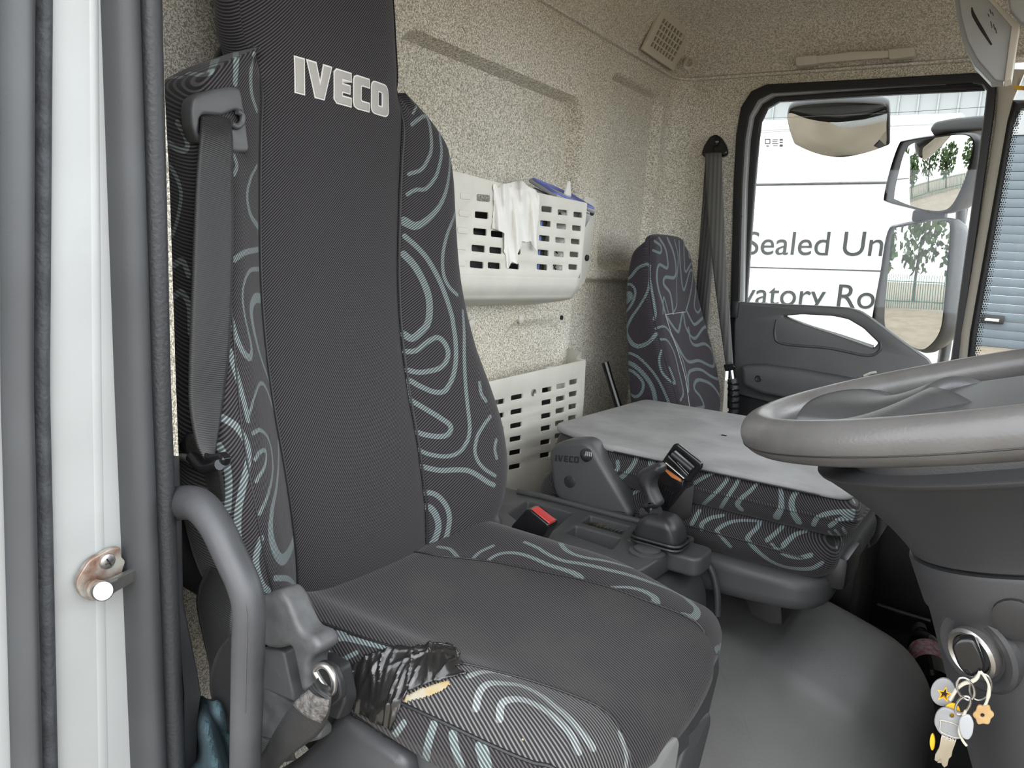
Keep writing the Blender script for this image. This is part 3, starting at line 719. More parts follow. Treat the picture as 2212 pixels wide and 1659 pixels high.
def place_back(name, o_, hs, t, mat, par, off):
    me = flat_mesh(o_, hs, t, abs(off) if off > 0 else 0.0, 1) if off > 0 else None
    if off <= 0:
        c_ = bpy.data.curves.new('f', 'CURVE'); c_.dimensions = '2D'; c_.fill_mode = 'BOTH'; c_.extrude = t/2; c_.offset = -off
        for loop in [o_]+hs:
            s_ = c_.splines.new('POLY'); s_.points.add(len(loop)-1); s_.use_cyclic_u = True
            for k, q in enumerate(loop): s_.points[k].co = (q[0], q[1], 0, 1)
        ob = bpy.data.objects.new('f', c_); me = bpy.data.meshes.new_from_object(ob); bpy.data.objects.remove(ob); bpy.data.curves.remove(c_)
    bm = bmesh.new(); bm.from_mesh(me)
    bmesh.ops.remove_doubles(bm, verts=bm.verts, dist=1e-6)
    for v in bm.verts:
        y = a0[1]+v.co.x; z = a0[2]+v.co.y
        tt = (y-SC)/SEAM
        v.co = Vector((float(xc(z))+.006*(1-tt**2)-.02*float(sstep(.19, .25, np.array(z)))*abs(tt)**6+v.co.z+t/2-.0004, y, z))
    bmesh.ops.recalc_face_normals(bm, faces=bm.faces); bm.to_mesh(me); bm.free(); me.name = name
    return from_mesh(name, me, mat, par)
letters(seat, HL, place_back, M_thread, M_thread_w, .0022, .155)

# ---- cushion: rounded slab, sampled over a in [-1,1] (across) and b in [-1,1] (back to front)
CB0, CB1, CHW, CHN = -.775, -.256, .285, .205
def cush(a, b, lift=0.0):
    a = np.asarray(a, float); b = np.asarray(b, float)
    m_ = np.maximum(np.abs(a), np.abs(b)); s = np.where(m_ > 1, 1/np.maximum(m_, 1e-9), 1)
    ac, bc = a*s, b*s; q = .52
    Y = ac*np.sqrt(1-q*bc**2/2*(bc > -.2)); X = bc*np.sqrt(1-q*ac**2/2)
    z = -.448+.027*np.exp(-((np.abs(ac)-.74)/.20)**2)*(1-.65*sstep(.1, .8, bc))*np.where(ac > 0, 1, .7)-.012*np.exp(-(ac**2*3+(bc+.1)**2*2.2))-.006*sstep(.3, .9, bc)
    ro = np.clip((np.minimum(m_, 1)-.74)/.26, 0, 1); z = z-.056*(1-np.sqrt(np.maximum(1-ro**2.2, 0)))
    z = z-np.maximum(m_-1, 0)*.16
    shrink = 1-.10*np.maximum(m_-1, 0)/.25
    return np.stack([(CB0+CB1)/2+X*(CB1-CB0)/2*shrink, SC+Y*np.where(Y > 0, CHW, CHN)*shrink, z+lift], -1)
LB_ = ([-1.2, -.67, -.08, .24, .45, .63, .82, .95, 1.16], [-.87, -.85, -.81, -.73, -.55, -.49, -.49, -.54, -.62])   # near seam a(b)
RB_ = ([-1.2, -.76, -.55, -.36, 0, .5, .8, 1.28], [.30, .34, .42, .48, .53, .58, .62, .66])                # far seam a(b)
_l = smooth_interp(*LB_); _r = smooth_interp(*RB_); lin = np.linspace
def patch(name, n, m_, a0_, a1_, b0_, b1_, mat):
    T, S = np.meshgrid(lin(0, 1, m_), lin(0, 1, n)); B_ = b0_+(b1_-b0_)*T
    A0 = a0_(B_) if callable(a0_) else np.full_like(B_, a0_); A1 = a1_(B_) if callable(a1_) else np.full_like(B_, a1_)
    return grid(name, cush(A0+(A1-A0)*S, B_), mat, seat)
c_mid = patch('cushion_centre', 110, 200, _l, _r, -1.2, 1.16, M_cushtwill)
c_r = patch('cushion_side', 120, 260, _r, 1.16, -1.2, 1.16, M_cushswirl)
c_l = patch('cushion_side', 60, 150, -.965, _l, -1.2, -.02, M_cushswirl)
c_f = patch('cushion_front', 90, 180, -.965, _l, -.02, 1.16, M_frontswirl)
c_n = patch('cushion_skirt', 70, 260, lambda B_: -(.965+.195*sstep(-.45, .5, B_)), -.965, -1.2, 1.16, M_cushswirl)
for o, l_ in ((c_l, 'swirl-patterned cushion side'), (c_r, 'swirl-patterned cushion side'), (c_f, 'worn pale patch along the cushion edge')): o['label'] = l_
CL = [(7, [(947, 1181), (973, 1187), (992, 1208)]), (6, [(1017, 1212), (1036, 1193), (1065, 1179)]),
 ((6, 6, 7, 12), [(1047, 1217), (1068, 1201), (1093, 1194), (1122, 1196), (1153, 1206), (1185, 1220), (1217, 1230), (1242, 1239), (1254, 1250), (1243, 1256)]),
 (7, [(1128, 1233), (1163, 1236), (1199, 1246)]),
 ((6, 6, 7, 8, 13), [(1134, 1171), (1163, 1184), (1185, 1198), (1217, 1211), (1264, 1219), (1311, 1230), (1359, 1242), (1406, 1258), (1454, 1277), (1486, 1296), (1506, 1317), (1498, 1333), (1476, 1329)]),
 ((9, 6, 6, 7, 8, 9), [(1205, 1160), (1217, 1182), (1235, 1195), (1264, 1204), (1311, 1212), (1359, 1225), (1406, 1239), (1454, 1260), (1501, 1285), (1533, 1310), (1552, 1339), (1561, 1371), (1558, 1393), (1546, 1405)]),
 ((3, 6, 12), [(1297, 1269), (1327, 1268), (1359, 1269), (1391, 1277), (1413, 1290), (1417, 1301)]),
 (7, [(639, 1351), (667, 1337)]), (7, [(661, 1365), (694, 1345)]), (6, [(684, 1380), (709, 1369), (752, 1366)]), ((9, 5), [(723, 1380), (748, 1378), (787, 1388), (845, 1402)]),
 (7, [(694, 1404), (713, 1413), (733, 1444)]), (6, [(730, 1440), (742, 1425), (770, 1410)]),
 (7, [(1013, 1460), (1040, 1452), (1071, 1452), (1098, 1460)]),
 (8, [(1028, 1530), (1036, 1495), (1055, 1477), (1087, 1476), (1125, 1481), (1164, 1499), (1195, 1522), (1227, 1549), (1258, 1584), (1281, 1615)]),
 (8, [(1079, 1553), (1083, 1522), (1102, 1511), (1133, 1512), (1172, 1530), (1203, 1553), (1234, 1588), (1250, 1623)]),
 (9, [(937, 1565), (927, 1600), (917, 1655)]), (10, [(978, 1588), (985, 1623), (1001, 1665)]), (14, [(1040, 1615), (1051, 1660)]), (7, [(853, 1588), (873, 1561)]), (6, [(1339, 1584), (1353, 1631), (1351, 1665)])]
weave([c_l, c_r, c_f, c_n], CL)
# stitched seams on the cushion
def on_cush(pts, lift=.0012): return [cush(a, b, lift) for a, b in pts]
tube('cushion_seam', on_cush([(float(_l(b)), b) for b in lin(-.95, 1.0, 22)]), .0012, M_rubber_d, seat, 6)
tube('cushion_seam', on_cush([(float(_r(b)), b) for b in lin(-.95, 1.0, 22)]), .0012, M_rubber_d, seat, 6)
tube('cushion_seam', on_cush([(-.965, b) for b in lin(-.95, 1.0, 20)], .001), .0020, M_rubber_d, seat, 6)

# tape patch over the torn near corner: laid on the cushion as a wrinkled skin
_na, _nb = 260, 260
_av, _bv = lin(-1.28, .3, _na), lin(-1.0, 1.28, _nb)
_A, _B = np.meshgrid(_av, _bv, indexing='ij'); _S = cush(_A, _B); _px = proj(_S)
def inpoly(pts, poly):
    x, y = pts[..., 0], pts[..., 1]; c_ = np.zeros(x.shape, bool); n = len(poly)
    for i in range(n):
        (x0, y0), (x1, y1) = poly[i-1], poly[i]
        hit = ((y0 > y) != (y1 > y)) & (x < (x1-x0)*(y-y0)/(y1-y0+1e-12)+x0); c_ ^= hit
    return c_
def skin(name, poly, mat, wrinkle, lift, par=seat):
    ins = inpoly(_px, poly)
    nrm = np.cross(np.gradient(_S, axis=0), np.gradient(_S, axis=1)); nrm /= np.linalg.norm(nrm, axis=-1)[..., None]+1e-12
    nrm = np.where(nrm[..., 2:] < 0, -nrm, nrm)
    h = np.full(_A.shape, lift)+wrinkle*.5*np.sin(_A*19+2*np.sin(_B*11))*np.sin(_B*17-_A*9)
    if wrinkle > .001:
        rw = np.random.default_rng(3)
        for k in range(70):          # creases: short ridges crossing the patch
            a_, b_, th_ = rw.uniform(-1.1, -.35), rw.uniform(-.35, .45), rw.uniform(0, math.pi)
            da, db = (_A-a_)*CHN, (_B-b_)*.27; al = da*math.cos(th_)+db*math.sin(th_); ac_ = -da*math.sin(th_)+db*math.cos(th_)+.15*al**2*10
            h += wrinkle*rw.uniform(.6, 1.5)*np.exp(-(ac_/rw.uniform(.0012, .0028))**2)*np.exp(-(al/rw.uniform(.02, .05))**2)
    V = _S+nrm*h[..., None]; idx = -np.ones(ins.shape, int); idx[ins] = np.arange(ins.sum())
    f = [(idx[i, j], idx[i+1, j], idx[i+1, j+1], idx[i, j+1]) for i in range(_na-1) for j in range(_nb-1) if ins[i, j] and ins[i+1, j] and ins[i+1, j+1] and ins[i, j+1]]
    return solid(mesh(name, V[ins], f, mat, par, sharp=60), .0008, 1)
tape_px = [(735, 1490), (740, 1462), (762, 1435), (800, 1412), (830, 1404), (866, 1397), (885, 1400), (930, 1396), (974, 1398), (985, 1408), (994, 1420), (990, 1428), (1003, 1440), (985, 1446), (1000, 1452), (1015, 1462), (975, 1468), (940, 1478), (905, 1488), (885, 1497), (873, 1516), (862, 1545), (850, 1575), (842, 1600), (842, 1622), (818, 1616), (790, 1590), (760, 1560), (742, 1530)]
o = skin('tape_patch', tape_px, M_tape, .0022, .003); o['label'] = 'shiny black tape over a torn cushion corner'
tube('tape_curl', [P(886, 1393, z=-.443), P(920, 1391, z=-.442), P(950, 1391, z=-.442), P(974, 1395, z=-.441)], [.0012, .0022, .0022, .0010], M_tape, seat, 8)
o = skin('foam_tear', [(872, 1522), (880, 1500), (905, 1487), (940, 1477), (972, 1468), (975, 1480), (960, 1494), (930, 1506), (900, 1515)], M_foam, .0006, .0022); o['label'] = 'yellow foam showing through the torn fabric'
o = skin('foam_tear', [(1121, 1602), (1126, 1594), (1136, 1591), (1132, 1600), (1126, 1606)], M_foam, .0004, .0015); o['label'] = 'small foam hole in the cushion front'

# seat pan, recliner cover and other plastic around the cushion
pz = []
for t, z in ((.90, -.512), (.92, -.53), (.91, -.58), (.88, -.615), (.8, -.63)):
    th = lin(0, 2*np.pi, 90, endpoint=False); c_, s_ = np.cos(th), np.sin(th)
    pz.append(np.stack([(CB0+CB1)/2+np.sign(c_)*np.abs(c_)**.45*(CB1-CB0)/2*t, SC+np.sign(s_)*np.abs(s_)**.5*np.where(s_ > 0, CHW-.02, CHN-.01)*t, np.full(90, z)], -1))
grid('seat_pan', np.array(pz), M_plastic, seat, cv=True, caps=True)
# far side fairing of the cushion
fa = [P(1462, 1552, y=1.0), P(1556, 1405, y=1.02), P(1553, 1450, y=1.02), P(1530, 1530, y=1.0), P(1500, 1600, y=.98)]
def quad_slab(name, px, d, t, mat, par, bev=.003, r=.0):
    """slab through points given as (u, v, y): outline on a best plane, thickness t"""
    q = np.array([P(u, v, y=y) for u, v, y in px]); c_ = q.mean(0); _, _, vt = np.linalg.svd(q-c_)
    e1, e2 = vt[0], vt[1]; n_ = np.cross(e1, e2)
    if n_.dot(c_) < 0: e2 = -e2
    o2 = [((p-c_).dot(e1), (p-c_).dot(e2)) for p in q]
    if r: o2 = fillet(o2, r)
    return plate(name, o2, [], c_, e1, e2, t, mat, par, bev)
quad_slab('side_fairing', [(1492, 1520, .86), (1556, 1412, .93), (1553, 1450, .93), (1532, 1545, .90), (1478, 1606, .84)], 0, .02, M_plastic, seat, .003, .006)
quad_slab('side_cover', [(1452, 1560, .80), (1492, 1505, .84), (1490, 1610, .83), (1462, 1640, .80), (1440, 1690, .77), (1430, 1700, .76)], 0, .03, M_plastic, seat, .003, .004)
quad_slab('adjuster_cap', [(1398, 1662, .70), (1446, 1600, .745), (1462, 1590, .755), (1472, 1606, .755), (1466, 1662, .74), (1460, 1720, .73), (1380, 1720, .69)], 0, .03, pm('pale_grey_cap', (.17, .175, .17), .45), seat, .003, .006)
quad_slab('suspension_cover', [(1500, 1570, .86), (1532, 1535, .90), (1538, 1560, .90), (1524, 1640, .88), (1500, 1720, .86), (1440, 1720, .82)], 0, .06, M_plastic, seat, .006, .01)
# near side: recliner cover, quadrant, lower shell
rc = [(556, 1290), (602, 1275), (620, 1300), (636, 1340), (650, 1368), (678, 1378), (689, 1398), (686, 1412), (664, 1430), (666, 1470), (668, 1494), (650, 1500), (628, 1395), (600, 1404), (580, 1402), (556, 1390)]
def near(name, px, y, t, mat, bev=.003, r=.004, par=seat, lab=None):
    o_ = [P(u, v, y=y)[[0, 2]] for u, v in px]
    o = plate(name, fillet(o_, r) if r else o_, [], (0, y+t, 0), EX, EZ, t, mat, par, bev)
    if lab: o['label'] = lab
    return o
near('recliner_cover', rc, .500, .03, M_plastic_l, .006, .008, lab='scuffed grey recliner cover')
near('quadrant', [(560, 1402), (598, 1404), (612, 1408), (632, 1500), (634, 1518), (560, 1486)], .512, .02, M_plastic, .003, .004)
near('side_shell', [(556, 1478), (570, 1484), (632, 1520), (640, 1530), (690, 1580), (690, 1600), (640, 1612), (600, 1650), (556, 1700)], .535, .02, M_plastic_l, .004, .006)
near('front_shell', [(560, 1690), (640, 1640), (690, 1590), (715, 1555), (740, 1545), (790, 1585), (840, 1618), (872, 1645), (880, 1720), (560, 1760)], .572, .03, M_plastic_m, .012, .02)
near('carrier', [(640, 1440), (690, 1420), (730, 1445), (745, 1520), (730, 1560), (690, 1540), (660, 1500)], .530, .02, M_plastic_d, .004, .006)
# dusty pocket and hinge at the far end of the seat joint
quad_slab('hinge_foam', [(980, 1168, .98), (1030, 1130, 1.05), (1056, 1108, 1.08), (1072, 1120, 1.09), (1080, 1180, 1.09), (1000, 1190, 1.0)], 0, .03, M_dirt, seat, .004, .004)
tube('hinge_arm', [P(1046, 1092, y=1.075), P(1062, 1105, y=1.075), P(1076, 1135, y=1.075), P(1082, 1175, y=1.075), P(1080, 1200, y=1.075)], [.010, .012, .010, .008, .008], M_plastic_m, seat, 12, flat=.6)
# belt outlet moulded into the near shoulder
bl = bvh_of(bol[0])
def on_bol(u, v, lift=0.0):
    h = cast(bl, u, v); return (h if h is not None else P(u, v, x=-.79))+EX*lift
gpx = [(413, 238), (418, 214), (432, 203), (465, 192), (500, 187), (519, 190), (524, 205), (534, 270), (540, 320), (537, 330), (508, 330), (430, 310), (416, 275)]
hpx = [(432, 256), (440, 247), (480, 250), (510, 238), (523, 245), (524, 262), (516, 274), (500, 277), (498, 300), (432, 296)]
xg = float(np.mean([on_bol(u, v)[0] for u, v in gpx]))+.012
og = [P(u, v, x=xg)[[1, 2]] for u, v in gpx]; hg = [P(u, v, x=xg)[[1, 2]] for u, v in hpx]
guide = plate('belt_outlet', fillet(og, .004), [fillet(hg, .003)], (xg-.022, 0, 0), EY, EZ, .022, M_plastic, seat, .004)
plate('outlet_well', [P(u, v, x=xg)[[1, 2]] for u, v in [(426, 240), (530, 232), (530, 285), (426, 302)]], [], (xg-.010, 0, 0), EY, EZ, .003, M_ink, guide)
tube('outlet_lip', [P(500, 268, x=xg+.001), P(512, 273, x=xg+.001), P(523, 264, x=xg+.001), P(523, 248, x=xg+.001), P(512, 241, x=xg+.001)], .0035, M_plastic, guide, 8)

# ---- driver's belt
belt = thing('seat_belt', 'long black seat belt webbing hanging from the driver seat shoulder outlet', 'seat belt', (-.73, .53, -.6))
xs = xg+.004
def band(px0, px1, x, n=10, name='webbing', t=.0016, mat=None, y=None):
    """webbing between two pixel edges; depth X from x (per row)"""
    A_ = np.array([P(u, v, x=xx) for (u, v), xx in zip(px0, x)]); B_ = np.array([P(u, v, x=xx) for (u, v), xx in zip(px1, x)])
    A_, B_ = cr(A_, 8), cr(B_, 8); G = np.stack([A_+(B_-A_)*t_+EX*.003*math.sin(math.pi*t_) for t_ in lin(0, 1, n)], 1)
    return solid(grid(name, G, mat or M_web, belt, sharp=80), t, 0)
band([(434, 248), (431, 300), (423, 400), (416, 560), (411, 700), (408, 800), (409, 880), (424, 960), (446, 1000)],
     [(496, 252), (502, 300), (503, 400), (504, 500), (501, 640), (495, 760), (484, 850), (472, 930), (462, 985)],
     [xs-.010, xs+.004, xs+.012, xs+.020, xs+.03, xs+.038, xs+.045, xs+.06, xs+.07])
# tongue
tg = near('belt_tongue', [(384, 958), (398, 936), (412, 934), (420, 950), (446, 985), (470, 978), (482, 992), (478, 1008), (450, 1016), (432, 1012), (412, 988), (392, 990)], .50, .012, M_gloss, .003, .003, belt, 'gloss black belt tongue')
tube('tongue_bar', [P(412, 985, y=.498), P(438, 1012, y=.498), P(474, 1004, y=.498)], .006, M_gloss, tg, 10)
tube('tongue_blade', [P(383, 987, y=.498), P(400, 988, y=.498), P(412, 995, y=.498)], .004, M_steel, tg, 10)
def ybelt(name, px0, px1, y, par, mat=None):
    A_ = cr(np.array([P(u, v, y=yy) for (u, v), yy in zip(px0, y)]), 8); B_ = cr(np.array([P(u, v, y=yy) for (u, v), yy in zip(px1, y)]), 8)
    G = np.stack([A_+(B_-A_)*t_-EY*.003*math.sin(math.pi*t_) for t_ in lin(0, 1, 9)], 1)
    return solid(grid(name, G, mat or M_web, par, sharp=80), .0016, 0)
ybelt('webbing', [(440, 1000), (446, 1040), (456, 1090), (470, 1160)], [(468, 1000), (480, 1030), (488, 1090), (500, 1160)], [.508, .515, .525, .54], belt)
ybelt('webbing', [(452, 1225), (430, 1270), (426, 1310), (440, 1380), (452, 1430), (456, 1480), (470, 1530)], [(520, 1240), (512, 1300), (506, 1350), (505, 1400), (504, 1450), (506, 1500), (510, 1560)], [.52, .515, .51, .51, .51, .515, .52], belt)
ybelt('webbing', [(500, 1370), (470, 1410), (454, 1470), (462, 1520), (490, 1580)], [(540, 1400), (535, 1450), (530, 1500), (535, 1540), (545, 1600)], [.49, .495, .505, .515, .52], belt)
# lap anchor: ring and doubled webbing
ring = thing('lap_belt', 'short black lap belt end stitched through a steel ring beside the cushion', 'seat belt', P(700, 1480, y=.5))
tube('anchor_ring', [P(u, v, y=.50) for u, v in [(681, 1448), (694, 1437), (710, 1444), (721, 1466), (721, 1490), (711, 1498), (702, 1484), (690, 1466)]], .0032, M_steel, ring, 12, closed=True)
near('anchor_bracket', [(660, 1446), (690, 1430), (716, 1440), (732, 1474), (736, 1510), (716, 1530), (690, 1500)], .512, .01, M_plastic_d, .003, .005, ring)
ybelt('webbing', [(688, 1464), (672, 1482), (640, 1510), (600, 1570), (560, 1640), (520, 1700)], [(712, 1484), (716, 1502), (710, 1545), (690, 1584), (640, 1622), (560, 1690)], [.492, .482, .476, .478, .486, .50], ring)
ybelt('stitched_end', [(668, 1490), (648, 1506), (634, 1522)], [(712, 1512), (708, 1538), (694, 1562)], [.4715, .470, .470], ring, pm('grey_stitching', (.09, .085, .08), .8, bump=(400, .8, .002), var=.5, vscale=200))
ybelt('webbing', [(556, 1588), (600, 1600), (640, 1612)], [(540, 1660), (590, 1650), (640, 1640)], [.50, .505, .51], ring)

# ---- grab bar on the door post
gb = thing('grab_bar', 'bent grey rubber-coated grab bar beside the driver seat', 'grab handle', P(530, 1690, y=.455))
gp = [P(352, 1098, y=.470), P(392, 1086, y=.465), P(430, 1092, y=.460), (P(466, 1135, y=.458)), P(500, 1205, y=.456), P(528, 1268, y=.455), P(538, 1320, y=.455), P(536, 1400, y=.455), P(533, 1520, y=.455), P(530, 1659, y=.455), P(529, 1740, y=.455)]
bar = tube('bar', gp, [.0175, .0178, .0172, .0162, .0158, .0158, .0158, .0158, .0155, .0152, .0150], M_plastic_m, gb, 26, 10)
tube('mould_line', [p-EY*.0108+EX*.0114 for p in gp[2:9]], .0007, M_plastic, bar, 5, 10)

# ---- blue towel stuffed behind the bar
tw = []
for i, t_ in enumerate(lin(0, 1, 40)):
    row = []
    for j, s_ in enumerate(lin(0, 1, 60)):
        u = 398+ (120+60*t_)*s_; v = 1508+70*abs(s_-.35)**1.4*(1-.3*t_)+ 190*t_
        fold = .016*math.sin(9*s_+3*t_)+.012*math.sin(17*s_-5*t_+1)+.008*math.sin(11*t_+6*s_)
        row.append(P(u, v, y=.475+.05*(1-t_)*1+fold+.12*(s_-.4)**2))
    tw.append(row)
tag(solid(grid('towel', np.array(tw), M_towel), .006, 0), 'crumpled blue towelling cloth behind the grab bar', 'towel')

# ================================================================== MIDDLE OF THE CAB
def slab(name, x0, x1, y0, y1, z0, z1, rc, re, mat, parent=None, step=.0035, bulge=0.0, nprof=14, fn=None):
    """cushion-like slab: rounded plan (corner rc), rounded edge (re)"""
    pl = np.array(fillet([(x0, y0), (x1, y0), (x1, y1), (x0, y1)], rc, 8)); pl = np.vstack([pl, pl[:1]])
    s = np.concatenate([[0], np.cumsum(np.linalg.norm(np.diff(pl, axis=0), axis=1))]); n = max(24, int(s[-1]/step))
    t = np.linspace(0, s[-1], n, endpoint=False); px_, py_ = np.interp(t, s, pl[:, 0]), np.interp(t, s, pl[:, 1])
    tx, ty = np.roll(px_, -1)-np.roll(px_, 1), np.roll(py_, -1)-np.roll(py_, 1); L = np.hypot(tx, ty); nx, ny = ty/L, -tx/L
    cx, cy = (x0+x1)/2, (y0+y1)/2; h = (z1-z0)/2; re = min(re, h*.999); zc = (z0+z1)/2
    prof = [(-re, -h)]+[(-re+re*math.sin(a), -h+re-re*math.cos(a)) for a in np.linspace(0, math.pi/2, nprof//2)[1:]]
    prof += [(bulge*(1-(k/(nprof/2-.0))**2) , z) for k, z in zip(np.linspace(-nprof/2, nprof/2, nprof)[1:-1], np.linspace(-h+re, h-re, nprof)[1:-1])] if h-re > .002 else []
    prof += [(-re+re*math.cos(a), h-re+re*math.sin(a)) for a in np.linspace(0, math.pi/2, nprof//2)[0 if h-re > .002 else 1:]]
    rows = []
    for sc in (0.02, .4, .75): rows.append(np.stack([cx+(px_+nx*-re-cx)*sc, cy+(py_+ny*-re-cy)*sc, np.full(n, z0)], -1))
    for o_, z in prof: rows.append(np.stack([px_+nx*o_, py_+ny*o_, np.full(n, zc+z)], -1))
    for sc in (.75, .4, .02): rows.append(np.stack([cx+(px_+nx*-re-cx)*sc, cy+(py_+ny*-re-cy)*sc, np.full(n, z1)], -1))
    G = np.array(rows)
    if fn is not None: G = fn(G)
    return grid(name, G, mat, parent, cv=True)

# ---- engine cover
def hump(G):
    G = G.copy(); y, x = G[..., 1], G[..., 0]; top = G[..., 2] > -.9
    G[..., 2] += np.where(top, -.15*sstep(1.42, .96, y)-.13*np.clip((x+.60)/.56, 0, 1)**1.5, 0); return G
tag(slab('engine_cover', -.92, -.045, .99, 1.87, -.94, -.655, .14, .12, M_vinyl, step=.01, nprof=24, fn=hump), 'black grained vinyl engine cover hump between the seats', 'engine cover')

# ---- centre console
con = thing('centre_console', 'charcoal plastic centre console with trays beside the driver seat', 'console', (-.6, 1.18, -.95))
ZC, YF, YN = -.465, 1.285, 1.03
body = plate('body', fillet([(-.905, -.74), (-.40, -.74), (-.395, -.62), (-.405, -.545), (-.43, -.512), (-.475, -.495), (-.905, -.495)], .02), [], (0, YF, 0), EX, EZ, YF-YN, M_plastic, con, .012)
def zpoly(px, z=ZC): return [P(u, v, z=z)[[0, 1]] for u, v in px]
bins = [fillet(zpoly([(1098, 1108), (1140, 1082), (1236, 1108), (1188, 1150), (1150, 1150)]), .006),
        fillet(zpoly([(1222, 1150), (1244, 1135), (1340, 1162), (1322, 1186)]), .005),
        fillet(zpoly([(1256, 1128), (1276, 1113), (1362, 1137), (1344, 1154)]), .005)]
topo = [(-.895, YN), (-.47, YN), (-.445, YN+.05), (-.435, YF), (-.895, YF)]
plate('top_deck', fillet(topo, .012), bins, (0, 0, ZC-.034), EX, EY, .034, M_plastic, con, .004)
plate('tray_floor', [(-.89, YN+.005), (-.48, YN+.005), (-.48, YF-.005), (-.89, YF-.005)], [], (0, 0, ZC-.05), EX, EY, .018, M_plastic, con)
# ribs in the shallow tray
a, b = P(1272, 1126, z=ZC-.012), P(1350, 1147, z=ZC-.012)
for k in range(10):
    c = a+(b-a)*(k+.5)/10
    tube('tray_rib', [c-EY*.012-EX*.004, c+EX*.004+EY*.012], .0016, M_dirt if k < 6 else M_plastic, con, 6, 2)
# raised rim along the far edge
tube('far_rim', [P(1118, 1062, z=ZC+.004), P(1180, 1075, z=ZC+.004), P(1300, 1106, z=ZC+.004), P(1400, 1131, z=ZC+.004)], .006, M_plastic, con, 10)
tube('front_rim', [P(1486, 1188, y=YF-.006), P(1515, 1205, y=YF-.006), P(1538, 1235, y=YF-.006), P(1549, 1280, y=YF-.006), P(1550, 1330, y=YF-.006)], .006, M_plastic_m, con, 10)
c = P(1398, 1192, z=ZC+.002)
lathe('blank_cap_ring', [(.030, -.006), (.030, .001), (.026, .003), (.0005, .003)], c, EZ, M_plastic, con, 30)
lathe('blank_cap', [(.022, .0), (.022, .006), (.019, .0085), (.0005, .009)], c, EZ, M_plastic_m, con, 30)
# gaiter plinth
slab('lever_plinth', *(lambda p: (p[0]-.06, p[0]+.075, p[1]-.035, p[1]+.04))(P(1435, 1176, z=ZC)), ZC-.03, ZC+.003, .02, .006, M_plastic, con, .006)

# ---- parking-brake lever
pb = thing('parking_brake_lever', 'black pistol-grip parking brake lever with domed boot on the console', 'lever', P(1428, 1175, z=ZC+.008))
bc = P(1426, 1166, z=ZC+.012)
def dome(G):
    G = G.copy(); zb = ZC+.008; t = np.clip((G[..., 2]-zb)/.05, 0, 1)
    G[..., 0] = bc[0]+(G[..., 0]-bc[0])*np.sqrt(np.maximum(1-t**2*.75, .02)); return G
slab('boot', bc[0]-.042, bc[0]+.042, bc[1]-.030, bc[1]+.030, ZC+.006, ZC+.058, .020, .016, M_plastic_d, pb, .003, fn=dome)
for k in range(2):
    q = fillet([(bc[0]-.044, bc[1]-.032), (bc[0]+.044, bc[1]-.032), (bc[0]+.044, bc[1]+.032), (bc[0]-.044, bc[1]+.032)], .018, 5)
    tube('boot_ridge', [(x, y, ZC+.010+k*.007) for x, y in q], .0025, M_plastic_d, pb, 6, 2, closed=True)
s0, s1 = P(1412, 1130, y=bc[1]-.002), P(1404, 1092, y=bc[1]-.002)
tube('shaft', [s0-EZ*.01, s0, s1], .011, M_gloss, pb, 14)
tube('shaft_collar', [P(1386, 1109, y=bc[1]-.004), P(1426, 1104, y=bc[1]-.004)], .009, M_plastic_d, pb, 14)
gpx_ = [(1371, 1030), (1378, 1018), (1403, 1006), (1417, 1003), (1426, 1009), (1426, 1024), (1411, 1034), (1405, 1050), (1412, 1070), (1426, 1098), (1382, 1103), (1388, 1077), (1385, 1062), (1373, 1048)]
yg = bc[1]-.02
plate('grip', fillet([P(u, v, y=yg)[[0, 2]] for u, v in gpx_], .012), [], (0, yg+.036, 0), EX, EZ, .036, M_plastic_d, pb, .011, bres=4)

# ---- driver's buckle
db = thing('belt_buckle', 'black belt buckle with red release button in the console bin', 'buckle', P(1120, 1165, y=1.05))
quad = [(1090, 1172), (1105, 1135), (1136, 1100), (1146, 1102), (1184, 1133), (1184, 1142), (1172, 1160), (1160, 1180)]
yb = 1.05
plate('housing', fillet([P(u, v, y=yb)[[0, 2]] for u, v in quad], .003), [], (0, yb+.032, 0), EX, EZ, .032, M_gloss, db, .003)
plate('release_button', [P(u, v, y=yb+.004)[[0, 2]] for u, v in [(1143, 1100), (1150, 1100), (1187, 1129), (1186, 1136), (1181, 1136), (1148, 1108)]], [], (0, yb+.026, 0), EX, EZ, .022, M_red, db, .002)
bo = [(1106, 1150), (1112, 1144), (1134, 1166), (1128, 1172)]
plate('moulded_badge', [P(u, v, y=yb)[[0, 2]] for u, v in bo], [], (0, yb+.0006, 0), EX, EZ, .0012, M_plastic_d, db)

# ---- middle seat with its backrest folded down as a table
mid = thing('middle_seat', 'folded middle seat with grey table-top back and swirl-patterned sides', 'seat', (-.5, 1.58, -.65))
X0, X1, Y0, Y1, ZT = -.800, -.186, 1.305, 1.86, -.340
def tabfn(G):
    G = G.copy(); x, y = G[..., 0], G[..., 1]
    G[..., 1] += .075*np.clip((-.64-x)/.16, 0, 1)*np.clip((Y1-y)/(Y1-Y0), 0, 1); return G
bk = slab('backrest', X0, X1, Y0, Y1, -.421, ZT-.008, .05, .034, M_midswirl, mid, .0028, .004, 26, fn=tabfn)
slab('table_top', X0-.002, X1-.012, Y0+.006, Y1-.006, ZT-.014, ZT, .035, .006, M_table, mid, .01, nprof=8, fn=tabfn)
cs_ = slab('cushion', X0+.01, X1-.022, Y0-.008, Y1, -.500, -.420, .06, .039, M_midswirl, mid, .0028, .006, 26)
